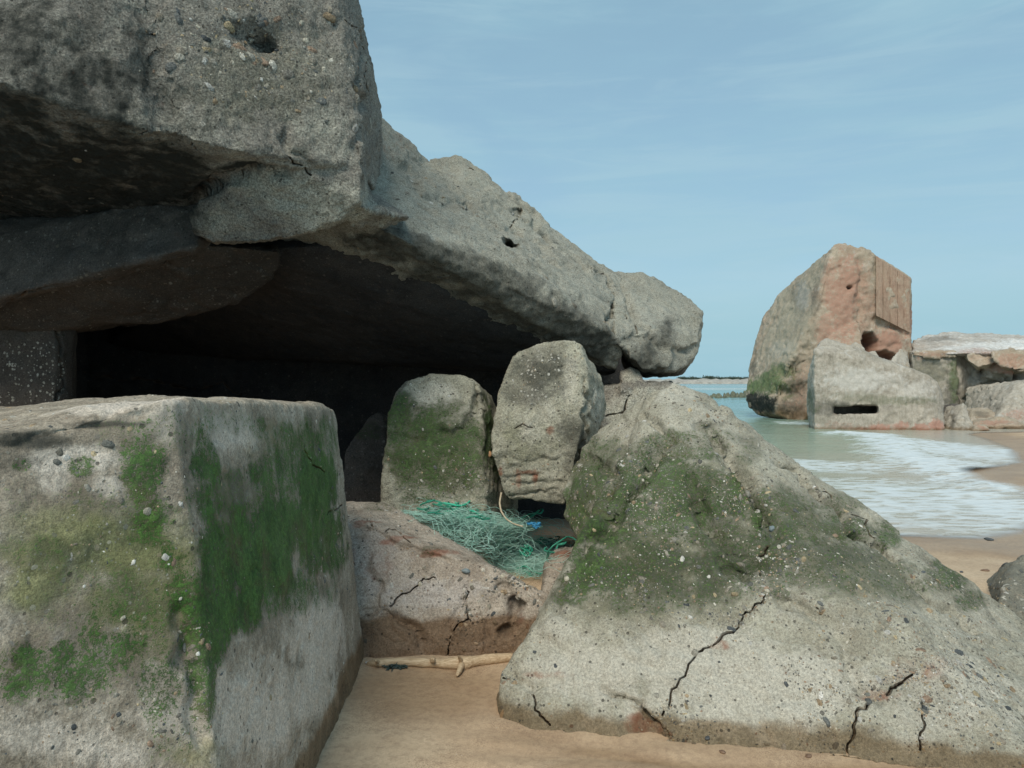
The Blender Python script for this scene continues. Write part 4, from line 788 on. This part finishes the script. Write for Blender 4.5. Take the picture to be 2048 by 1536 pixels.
# driftwood
def driftwood():
    th = thing('driftwood', 'pale driftwood branch lying on wet sand at the foot of the pinkish slab', 'driftwood', loc=gz(860, 1332, 0))
    mt = simple('bleached_wood', (.36, .25, .15), (.58, .45, .30), 14, .65, .6, (1.2, 9, 9), .006, 8)
    def limb(name, pts, rads, n=60, bumps=0):
        q = np.linspace(0, len(pts)-1, n); P = np.array([[np.interp(s_, range(len(pts)), [p[i] for p in pts]) for i in range(3)] for s_ in q])
        for _ in range(3): P[1:-1] = (P[:-2]+2*P[1:-1]+P[2:])/4
        r = np.interp(q, range(len(rads)), rads)
        P[:, 2] += .004*np.sin(np.linspace(0, 9, n)); r = r*(1+.07*np.sin(np.linspace(0, 23, n))+.05*np.sin(np.linspace(1, 47, n)))
        r[0] *= .2; r[-1] *= .2
        V, L, s_ = tubes([P], [r], 14); c = V.reshape(n, 14, 3).mean(1, keepdims=True); dn = (V.reshape(n, 14, 3)-c); dn = dn*(1+.16*gnoise(V*28, 4).reshape(n, 14, 1)); V = (c+dn).reshape(-1, 3)
        return link(name, npmesh(name, V-np.array(th.location[:]), L, s_), mt, th)
    g = lambda px, py, up: gz(px, py, 0)+Vector((0, 0, up))
    limb('branch', [g(733, 1334, .018), g(760, 1338, .03), g(820, 1336, .032), g(880, 1338, .034), g(925, 1340, .038), g(975, 1332, .034), g(1030, 1326, .03)], [.010, .024, .024, .026, .036, .027, .026])
    limb('knot_stub', [g(925, 1338, .04), g(922, 1343, .065), g(916, 1350, .10)], [.02, .012, .005], 12)
    limb('knot_stub', [g(925, 1340, .035), g(918, 1352, .03), g(914, 1358, .012)], [.022, .014, .008], 12)
    limb('knot_stub', [g(757, 1336, .03), g(755, 1342, .055), g(750, 1348, .068)], [.016, .010, .005], 12)
    limb('knot_stub', [g(865, 1337, .04), g(866, 1343, .062), g(868, 1346, .07)], [.02, .012, .006], 12)
driftwood()

# pebbles and scraps on the sand
def pebble_mesh(name, r, sq, seed, rough_=.1):
    g = np.random.default_rng(seed); bm = bmesh.new(); bmesh.ops.create_icosphere(bm, subdivisions=3, radius=1)
    V = np.array([v.co[:] for v in bm.verts]); V = V*(1+.25*gnoise(V*1.1+seed, 1)+rough_*gnoise(V*2.6+seed, 2))[:, None]*np.array(sq)*r
    for v, c in zip(bm.verts, V): v.co = c
    me = bpy.data.meshes.new(name); bm.to_mesh(me); bm.free(); me.polygons.foreach_set('use_smooth', np.full(len(me.polygons), True)); return me
M_PW = simple('white_pebble', (.62, .62, .60), (.72, .72, .70), 40, .5); M_PD = simple('dark_pebble', (.045, .05, .055), (.09, .09, .09), 60, .5)
M_PB = simple('brown_pebble', (.12, .07, .045), (.22, .14, .09), 60, .6); M_PG = simple('blue_grey_pebble', (.14, .18, .20), (.20, .24, .25), 60, .6)
def pebble(px, py, r, mt, lb, sq=(1.2, .9, .55), seed=1, group=None, name='pebble', up=None):
    h = near(px, py); o = link(name, pebble_mesh(name, r, sq, seed), mt, None, Vector(h)+Vector((0, 0, r*sq[2]*.4))); o.rotation_euler.z = seed*1.3
    return tag(o, lb, 'pebble', group)
pebble(735, 1326, .011, M_PW, 'small white pebble beside the left tip of the driftwood', seed=2)
pebble(807, 1334, .007, M_PW, 'tiny white pebble by the dark seaweed in front of the driftwood', seed=3)
pebble(1020, 1127, .016, M_PW, 'white oval pebble at the lower edge of the fishing net', seed=4)
pebble(1544, 1060, .017, M_PG, 'round blue grey pebble lodged in the crack of the pyramid boulder', (1, .9, .95), 5)
pebble(979, 912, .022, simple('orange_pebble', (.50, .27, .13), (.6, .36, .2), 40), 'orange pebble stuck between the two standing stones', (.6, .7, 1.2), 6)
pebble(932, 1144, .022, M_PG, 'blue grey pebble on the right end of the pinkish slab', (1.2, .9, .7), 7)
pebble(1415, 885+592, .012, M_PD, 'dark pebble on sand in front of the pyramid boulder', seed=8)
pebble(1445, 1505, .012, M_PB, 'larger brown pebble in the wet groove below the pyramid boulder', seed=9)
pebble(1617, 1513, .013, M_PB, 'reddish brown pebble in the groove at the foot of the pyramid boulder', seed=10)
pebble(1978, 1080, .026, M_PD, 'dark pebble at the foam edge on the beach', (1.4, .9, .4), 11)
pebble(1970, 1142, .024, M_PB, 'brown pebble in the middle of the right hand sand', (1.4, .9, .5), 12)
pebble(1923, 1145, .015, M_PD, 'small black pebble left of the brown one on the right hand sand', (1.1, .9, .6), 13)
# seaweed by the driftwood
P = [near(775+RNG.uniform(0, 30), 1334+RNG.uniform(-2, 5)) for _ in range(60)]
paths = []
for k in range(60):
    a = P[k]; d = RNG.normal(size=3)*np.array([1, .5, .25]); d /= np.linalg.norm(d)
    paths.append(np.array([a+d*s_*.035+np.array([0, 0, .006+.012*math.sin(s_*3)*RNG.random()]) for s_ in np.linspace(0, 1, 7)]))
tag(tube_obj('seaweed', paths, [.0035]*60, simple('dark_seaweed', (.015, .03, .028), (.04, .07, .065), 80, .4), None, 4), 'dark clump of seaweed on wet sand in front of the driftwood', 'seaweed')
# small stones strewn on the sand
src = [link('small_stone', pebble_mesh('small_stone', 1, (1.2, .85, .5), 30+k), mt_, None) for k, mt_ in enumerate((M_PB, M_PD, simple('shell_white', (.5, .45, .38), (.65, .6, .52), 30), M_PB))]
spots = []
rs = random.Random(3)
for _ in range(70): spots.append((rs.uniform(1815, 2046), rs.uniform(1086, 1200) if rs.random() < .4 else rs.uniform(1088, 1118), rs.uniform(.008, .022)))
for _ in range(90):
    spots.append((rs.uniform(610, 1400), rs.uniform(1480, 1534), rs.uniform(.002, .0048)))
for _ in range(30): spots.append((rs.uniform(740, 1000), rs.uniform(1345, 1460), rs.uniform(.0018, .0035)))
used = set(); DONE = set()
for i, (x, y, r) in enumerate(spots):
    h = hit(x, y)
    if h is None or h[2].z < .9 or h[0].z > .1: continue
    k = rs.randrange(4); far = h[0].y > 5
    o = src[k] if k not in used else src[k].copy()
    if k in used: COL.objects.link(o)
    used.add(k); DONE.add(o.name); o.location = h[0]+Vector((0, 0, r*.15)); o.scale = (r, r, r); o.rotation_euler = (0, 0, rs.uniform(0, 6))
    tag(o, 'one of many tiny stones and shell bits strewn on the right hand beach' if far else 'one of many tiny grits strewn on the sand in the foreground', 'stone', 'stones strewn on the far sand' if far else 'grit strewn on the near sand')

for o in src:
    if o.name not in DONE: bpy.data.objects.remove(o)
# ------------------------------------------------------------------ ruins in the surf
B = lambda d: dict(smooth=3)
tb = thing('tilted_bunker', 'tall tilted bunker fragment standing in the sea, red broken front and ribbed panel', 'bunker', loc=(gz(1620, 840, WZ).x, 35, WZ))
rock('wall_block', [
    [at(1668, 495, 34.6), at(1700, 490, 34.4), at(1752, 508, 34.3), at(1820, 556, 35.0), at(1824, 700, 34.6), at(1812, 730, 34.3), at(1640, 700, 33.6), at(1612, 835, 33.5), at(1600, 850, 33.6),
     at(1650, 560, 34.2), at(1625, 640, 33.9), at(1570, 745, 34.0), at(1545, 790, 34.2), at(1553, 830, 34.3), at(1520, 660, 38.5), at(1522, 640, 38.6), at(1560, 587, 38.2), at(1600, 550, 37.2), at(1640, 516, 36.2), at(1505, 700, 38.5), at(1500, 740, 38.2), at(1491, 778, 37.2),
     at(1490, 800, 36.8), at(1500, 817, 36.4), at(1512, 828, 36), at(1535, 784, 35.2), at(1820, 830, 36), at(1820, 560, 38), at(1700, 520, 38.5), at(1820, 830, 39), at(1560, 830, 39)],
    [at(1662, 498, 34.7), at(1668, 489, 34.8), at(1692, 486, 34.8), at(1696, 492, 34.7), at(1670, 505, 34.5), at(1680, 495, 35.6)],
    [at(1720, 492, 34.5), at(1748, 502, 34.4), at(1746, 512, 34.3), at(1715, 510, 34.3), at(1730, 500, 35.2)],
    [at(1640, 690, 33.3), at(1660, 668, 33.6), at(1720, 640, 33.9), at(1725, 700, 33.2), at(1700, 720, 33.0), at(1640, 730, 33.1), at(1700, 690, 34.5)]],
    .06, M_FAR, smooth=0, disp=[(3, .07), (1.0, .05), (.35, .06), (.9, .04, 'c')], seed=71, wetz=(.35, .25),
    patches={'rust': [(1690, 600, 40, 110, .78), (1720, 560, 30, 60, .5), (1660, 560, 18, 60, .6), (1650, 670, 24, 60, .6), (1700, 560, 30, 60, .5), (1690, 650, 40, 40, .5), (1725, 640, 20, 30, .5), (1770, 690, 50, 40, .85), (1822, 620, 8, 80, .8), (1730, 620, 40, 60, .45), (1600, 740, 30, 30, .4), (1600, 790, 40, 40, .35)],
             'dark': [(1740, 690, 20, 24, .85), (1775, 725, 25, 16, .6), (1600, 590, 20, 40, .35), (1630, 595, 12, 40, .45), (1520, 806, 30, 24, 1.3), (1505, 796, 14, 20, 1.3), (1540, 812, 16, 20, 1.1), (1590, 780, 30, 45, .55), (1580, 815, 34, 20, .75), (1600, 800, 16, 40, .5), (1507, 735, 8, 20, .6), (1510, 800, 20, 20, .7)],  # dark: stains, and the cavity's shade painted in
             'pale': [(1605, 590, 16, 36, .6), (1560, 700, 40, 20, .3)], 'alg': [(1590, 610, 50, 90, .5), (1560, 690, 60, 70, .5), (1630, 540, 24, 40, .5)], 'moss': [(1535, 765, 50, 24, 1.0), (1512, 772, 28, 16, 1.1), (1550, 745, 46, 20, .7)]},
    dents=[(1738, 688, 18, 24, 1.2), (1770, 715, 24, 14, .8), (1700, 575, 6, 4, .5)], grooves=[([(1720, 520), (1722, 580), (1718, 640)], .35, .12), ([(1750, 640), (1790, 652), (1818, 668)], .3, .15), ([(1668, 500), (1650, 560), (1625, 640), (1600, 700)], .25, .06), ([(1560, 745), (1590, 740), (1615, 700)], .5, .2), ([(1545, 785), (1580, 790), (1605, 780)], .5, .2)], parent=tb)
M_PANEL = concrete('board_marked_concrete', (.34, .235, .175), (.44, .325, .245), stone=.08, sscale=7, off=51, streak=.25, pale=(.46, .38, .28), redmix=.35)
def board(x0, x1, y0a, y0b, y1a, y1b, d0, d1):
    bm = bmesh.new(); vs = []
    for dd_ in (0, .5):
        for (x, y, d) in ((x0, y0a, d0), (x1, y0b, d1), (x1, y1b, d1-.25), (x0, y1a, d0-.25)): vs.append(bm.verts.new(at(x, y, d+dd_-.235)-tb.location))
    for f in ((0, 1, 2, 3), (7, 6, 5, 4), (0, 4, 5, 1), (1, 5, 6, 2), (2, 6, 7, 3), (3, 7, 4, 0)): bm.faces.new([vs[i] for i in f])
    bmesh.ops.recalc_face_normals(bm, faces=bm.faces); bmesh.ops.bevel(bm, geom=bm.edges[:], offset=.03, segments=1, affect='EDGES')
    me = bpy.data.meshes.new('ribbed_panel'); bm.to_mesh(me); bm.free(); return link('panel_board', me, M_PANEL, tb)
xs = [1752, 1766, 1780, 1795, 1808, 1820]
for a, b in zip(xs, xs[1:]):
    ya = 511+(a-1752)*.66; yb = 511+(b-1752)*.66; la = 632+(a-1752)*.5; lb_ = 632+(b-1752)*.5
    board(a+.22, b-.22, ya, yb, la, lb_, 34.45+(a-1752)*.010, 34.45+(b-1752)*.010)
pb = rock('pillbox', [
    [at(1628, 700, 27.2), at(1640, 684, 27.6), at(1655, 676, 27.8), at(1682, 700, 27.3), at(1710, 714, 27.0), at(1770, 731, 26.8), at(1820, 738, 26.8), at(1856, 751, 26.9), at(1876, 766, 27.0), at(1889, 800, 27.1), at(1888, 870, 26.4), at(1628, 862, 26.9), at(1612, 800, 28.4), at(1618, 740, 28.6), at(1620, 860, 28.4),
     at(1640, 690, 30), at(1850, 752, 30), at(1880, 870, 30), at(1630, 880, 30), at(1628, 900, 26.9), at(1888, 900, 26.3)]],
    .05, M_FARG, smooth=1, disp=[(2, .05), (.6, .05), (.2, .035), (.7, .03, 'c')], seed=73, wetz=(-.05, .06),
    carve=[[at(1664, 810, 25.5), at(1757, 810, 25.5), at(1757, 829, 25.5), at(1664, 829, 25.5), at(1666, 811, 28.4), at(1756, 811, 28.4), at(1756, 828, 28.4), at(1666, 828, 28.4)]],
    patches={'rust': [(1760, 855, 30, 10, .8), (1800, 853, 26, 12, .7), (1840, 856, 24, 10, .85), (1872, 852, 20, 16, .9), (1720, 858, 24, 6, .6), (1680, 850, 50, 10, .35)], 'moss': [(1800, 800, 100, 12, .35), (1622, 800, 10, 30, .5), (1700, 790, 60, 10, .25)], 'dark': [(1650, 815, 28, 20, .55), (1622, 810, 8, 30, .3), (1775, 815, 14, 10, .35)],
             'pale': [(1720, 760, 100, 30, .6), (1830, 780, 50, 24, .5)], 'alg': [(1760, 800, 130, 12, .4)]},
    label='low grey pillbox with a dark horizontal slit, half sunk in the surf', cat='bunker')
for (nm, hu, mt, lb, vs_, pt) in [
    ('rubble_block', [[at(1690, 700, 29.6), at(1710, 682, 29.8), at(1728, 694, 29.8), at(1735, 715, 29.4), at(1700, 725, 29.2), at(1710, 700, 31), at(1720, 740, 31), at(1690, 745, 29.4)]], M_FARG, 'pale lump of rubble on top of the pillbox, under the dark cavity', .06, None),
    ('rubble_block', [[at(1770, 735, 30.2), at(1800, 695, 30.8), at(1815, 700, 31), at(1822, 740, 30.6), at(1780, 750, 30.0), at(1800, 720, 32), at(1820, 760, 32)]], M_FAR, 'sloping wedge of rubble behind the right end of the pillbox', .06, {'pale': [(1800, 720, 25, 25, .6)]}),
    ('rubble_block', [[at(1740, 705, 29.9), at(1752, 700, 30), at(1757, 712, 29.8), at(1756, 730, 29.6), at(1725, 722, 29.6), at(1740, 715, 31), at(1745, 745, 31)]], M_FARG, 'small pale stone lodged in the dark cavity above the pillbox', .05, None),
    ]: rock(nm, hu, vs_, mt, smooth=2, disp=[(1, .06), (.35, .04), (.5, .03, 'c')], seed=80, patches=pt, label=lb, cat='rubble')
cb = thing('collapsed_bunker', 'wide flat roofed bunker on the right of the beach, white streaked roof', 'bunker', loc=(22, 36, 0))
rock('roof', [[at(1822, 705, 33.5), at(1826, 676, 38), at(1858, 671, 41), at(1906, 665, 44), at(2001, 667, 45), at(2150, 676, 45), at(1912, 703, 33.0), at(1912, 709, 33.0), at(1990, 706, 32), at(2150, 708, 31), at(2150, 714, 31), at(1822, 711, 33.7), at(1822, 716, 40), at(2150, 716, 45)]],
     .08, concrete('streaked_roof_concrete', (.34, .30, .26), (.50, .48, .45), stone=.1, sscale=8, off=31, pale=(.70, .71, .71)), smooth=1, disp=[(2.5, .14), (.7, .08), (1.0, .07, 'c', (1, 1, 3))], seed=83,
     patches={'pale': [(1960, 690, 140, 14, .5), (2030, 690, 60, 16, .6)], 'rust': [(1950, 708, 60, 8, .5), (2020, 712, 40, 8, .45), (1850, 706, 40, 7, .4)], 'dark': [(1880, 678, 40, 5, .5)]}, parent=cb)
rock('wall', [[at(1820, 702, 33.6), at(1914, 700, 32.95), at(1912, 835, 32.95), at(1820, 835, 33.8), at(1820, 712, 40), at(1950, 712, 40), at(1950, 840, 40), at(1820, 840, 40)],
              [at(1910, 702, 33.1), at(1962, 704, 33.6), at(1956, 835, 33.8), at(1912, 835, 33.2), at(1930, 712, 40), at(1990, 712, 40), at(1990, 835, 40)],
              [at(1944, 706, 33.1), at(1975, 701, 32.3), at(2060, 702, 31.5), at(2150, 705, 30.9), at(2150, 835, 31), at(1940, 835, 33.4), at(1960, 720, 38), at(2150, 720, 38), at(1960, 835, 38), at(2150, 835, 38)]],
     .075, M_FARG, smooth=1, disp=[(2.5, .10), (.8, .07), (.3, .06), (1.3, .09, 'c')], seed=84,
     patches={'moss': [(1913, 760, 6, 50, .9)], 'dark': [(1905, 790, 18, 40, .65), (1945, 810, 14, 12, .6), (1930, 770, 4, 40, .5), (1985, 720, 10, 16, .4), (1855, 760, 40, 50, .25)], 'rust': [(2020, 735, 40, 20, .75), (1870, 712, 50, 7, .6), (1990, 730, 40, 20, .5)], 'alg': [(1860, 750, 40, 40, .5)]},
     dents=[(2033, 755, 6, 12, .9)], grooves=[([(1950, 730), (1960, 780), (1955, 820)], .4, .3), ([(1965, 790), (2000, 760), (2030, 790)], .4, .25)], parent=cb)
rock('broken_edge', [[at(1930, 704, 32.6), at(1962, 701, 32.4), at(1990, 706, 32.2), at(1986, 728, 31.9), at(1955, 734, 32.1), at(1935, 722, 32.4), at(1930, 706, 34), at(1990, 706, 34), at(1960, 745, 33.4)],
    [at(1982, 703, 31.9), at(2020, 699, 31.6), at(2070, 703, 31.4), at(2075, 738, 31.1), at(2040, 742, 31.2), at(2000, 730, 31.5), at(1985, 718, 31.7), at(2000, 704, 33.5), at(2070, 704, 33.5), at(2030, 755, 32.6)],
    [at(1826, 703, 33.5), at(1868, 700, 33.2), at(1912, 702, 32.9), at(1912, 716, 32.85), at(1870, 718, 33.1), at(1828, 713, 33.45), at(1826, 704, 34.5), at(1912, 704, 34.5)]],
     .06, M_FAR, smooth=0, disp=[(1.2, .10), (.35, .07), (.6, .07, 'c')], seed=88, patches={'rust': [(2020, 722, 40, 16, .6), (1950, 716, 20, 8, .4), (1860, 709, 40, 6, .5)]}, parent=cb)
# rubble along its foot
rub = [
    ('leaning pale wedge of rubble standing at the right end of the pillbox', M_FARG, [(1905, 862, 26.6), (1912, 835, 27), (1927, 806, 27.4), (1936, 812, 27.4), (1945, 860, 26.6), (1925, 870, 26.2)], {'dark': [(1906, 840, 8, 20, .5)]}),
    ('dark low rubble stone tucked behind the leaning wedge', M_DARK, [(1892, 850, 27.6), (1896, 822, 28), (1915, 806, 28.5), (1930, 812, 28.5), (1925, 850, 27.8)], None),
    ('flat dark rubble slab right of the leaning wedge', M_FAR, [(1940, 842, 28.6), (1945, 818, 29.4), (1975, 815, 29.4), (1992, 822, 29), (1985, 845, 28.5)], {'dark': [(1962, 830, 18, 12, .5)]}),
    ('reddish rubble ridge at the foot of the collapsed bunker', M_FAR, [(1940, 852, 27.2), (1955, 842, 27.6), (1985, 836, 27.8), (2030, 834, 27.8), (2060, 850, 27)], {'rust': [(1990, 846, 50, 9, .7)]}),
    ('big pale boulder against the collapsed bunker at the right edge', M_FARG, [(1990, 845, 28.4), (2008, 800, 29), (2030, 768, 29.5), (2075, 755, 29.6), (2120, 790, 29), (2120, 850, 27.6), (2030, 852, 27.8)], {'rust': [(2030, 830, 40, 16, .5)]}),
    ('sloping grey rubble slab leaning on the collapsed bunker wall', M_FARG, [(1962, 822, 30.4), (1978, 770, 31.4), (1998, 765, 31.6), (2020, 800, 31), (2010, 825, 30.2)], None),
    ('small reddish rubble stone on the sand right of the leaning wedge', M_FAR, [(1946, 862, 26), (1952, 850, 26.3), (1975, 847, 26.4), (1985, 858, 26)], {'rust': [(1965, 855, 20, 7, .7)]}),
]
for k, (lb, mt, pts, pt) in enumerate(rub):
    h = [at(x, y, d) for x, y, d in pts]; cx_ = sum(p.x for p in h)/len(h); w = (max(p.x for p in h)-min(p.x for p in h))
    h += [Vector((p.x*.8+cx_*.2, p.y+min(w, 1.6), max(p.z-.15, -.2))) for p in h]+[Vector((p.x, p.y+.3, -.5)) for p in h if p.z < .6]
    rock('rubble_block', [h], .045, mt, smooth=2, disp=[(1, .06), (.35, .04), (.4, .04, 'c')], seed=90+k, patches=pt, label=lb, cat='rubble', group='rubble at the foot of the far bunkers', wetz=(-.05, .08))
# breakwater rocks
rs = random.Random(9); px = 1385
words = ['low', 'round', 'flat', 'dark', 'green', 'humped', 'small', 'broad', 'pale', 'lone']
M_BW = concrete('algae_rock', (.11, .12, .085), (.19, .195, .14), stone=.1, sscale=4, off=44, pale=(.24, .24, .19))
pos = []
while px < 1500: w = rs.uniform(9, 17); pos.append((px, w)); px += w*.72
for k, (px, w) in enumerate(pos):
    d = 76+rs.uniform(-1.5, 2.5); hgt = (6+10*((px-1385)/110)**.8)*rs.uniform(.8, 1.15); y1 = 797; c = at(px, y1, d); W_ = w/F*d; H_ = hgt/F*d
    h = [Vector((c.x+W_*.62*math.cos(a)*rs.uniform(.75, 1.1), c.y+W_*.6*math.sin(a), c.z-.15+H_*z_*rs.uniform(.85, 1.1))) for z_, m_ in ((0, 1), (.55, 1)) for a in np.linspace(0, 5.6, 7)]
    h += [Vector((c.x+W_*.3*math.cos(a), c.y+W_*.3*math.sin(a), c.z+H_)) for a in (.3, 2.2, 4)]
    rock('breakwater_rock', [h], .16, M_BW, smooth=2, disp=[(1.2, .12), (.5, .08)], seed=100+k, label='one of a row of low greenish rocks breaking the water left of the tilted bunker', cat='rock', group='rocks in the water left of the tilted bunker')
# far shore
jt = []
xs_ = np.linspace(-60, 700, 380); g = np.random.default_rng(5)
V = []
for i, x in enumerate(xs_):
    for j, (yy, zz) in enumerate(((345, -.6), (347, .5), (351, 1.5), (356, 1.9), (368, 1.8), (380, -.6))): V.append((x+g.normal()*.3, yy+g.normal()*.7, zz+(g.normal()*.32 if 0 < j < 5 else 0)))
me = gridmesh('shore_spit', np.array(V), len(xs_), 6, smooth=False)
tag(link('shore_spit', me, simple('spit_stone', (.28, .26, .23), (.42, .40, .36), .6, .9, .5, (1, 1, 1), .3)), kind='structure')
M_FT = simple('far_foliage', (.04, .06, .045), (.07, .10, .07), 1.5, .9); M_TR = simple('far_trunk', (.08, .06, .04), (.1, .08, .06))
def far_tree(x, y, s_, seed):
    g = np.random.default_rng(seed); th = thing('shrub_tree', 'one of the tiny dark trees along the distant spit on the horizon', 'tree', 'dark trees on the distant spit', (x, y, 1.7))
    P = g.normal(size=(260, 3))*np.array([s_*.9, s_*.6, s_*.32]); P[:, 2] = np.abs(P[:, 2]+s_*.5)+.15
    T = g.normal(size=(260, 3, 3))*s_*.17; V = (P[:, None]+T).reshape(-1, 3)
    link('crown', npmesh('crown', V, np.arange(len(V)), np.arange(260)*3, smooth=False), M_FT, th)
    V, L, s2 = tubes([np.array([(0, 0, -.3), (0, 0, s_*.5), (.1, 0, s_)])], [np.array([.15, .12, .06])*s_*.6], 6); link('trunk', npmesh('trunk', V, L, s2), M_TR, th)
for k in range(26):
    px = 1362+k*5.4+rs.uniform(-2, 2); d = rs.uniform(362, 372); far_tree((px-CX)/F*d, d, rs.uniform(.8, 1.5)*(1.5 if 9 < k < 12 else 1)*.8, k)
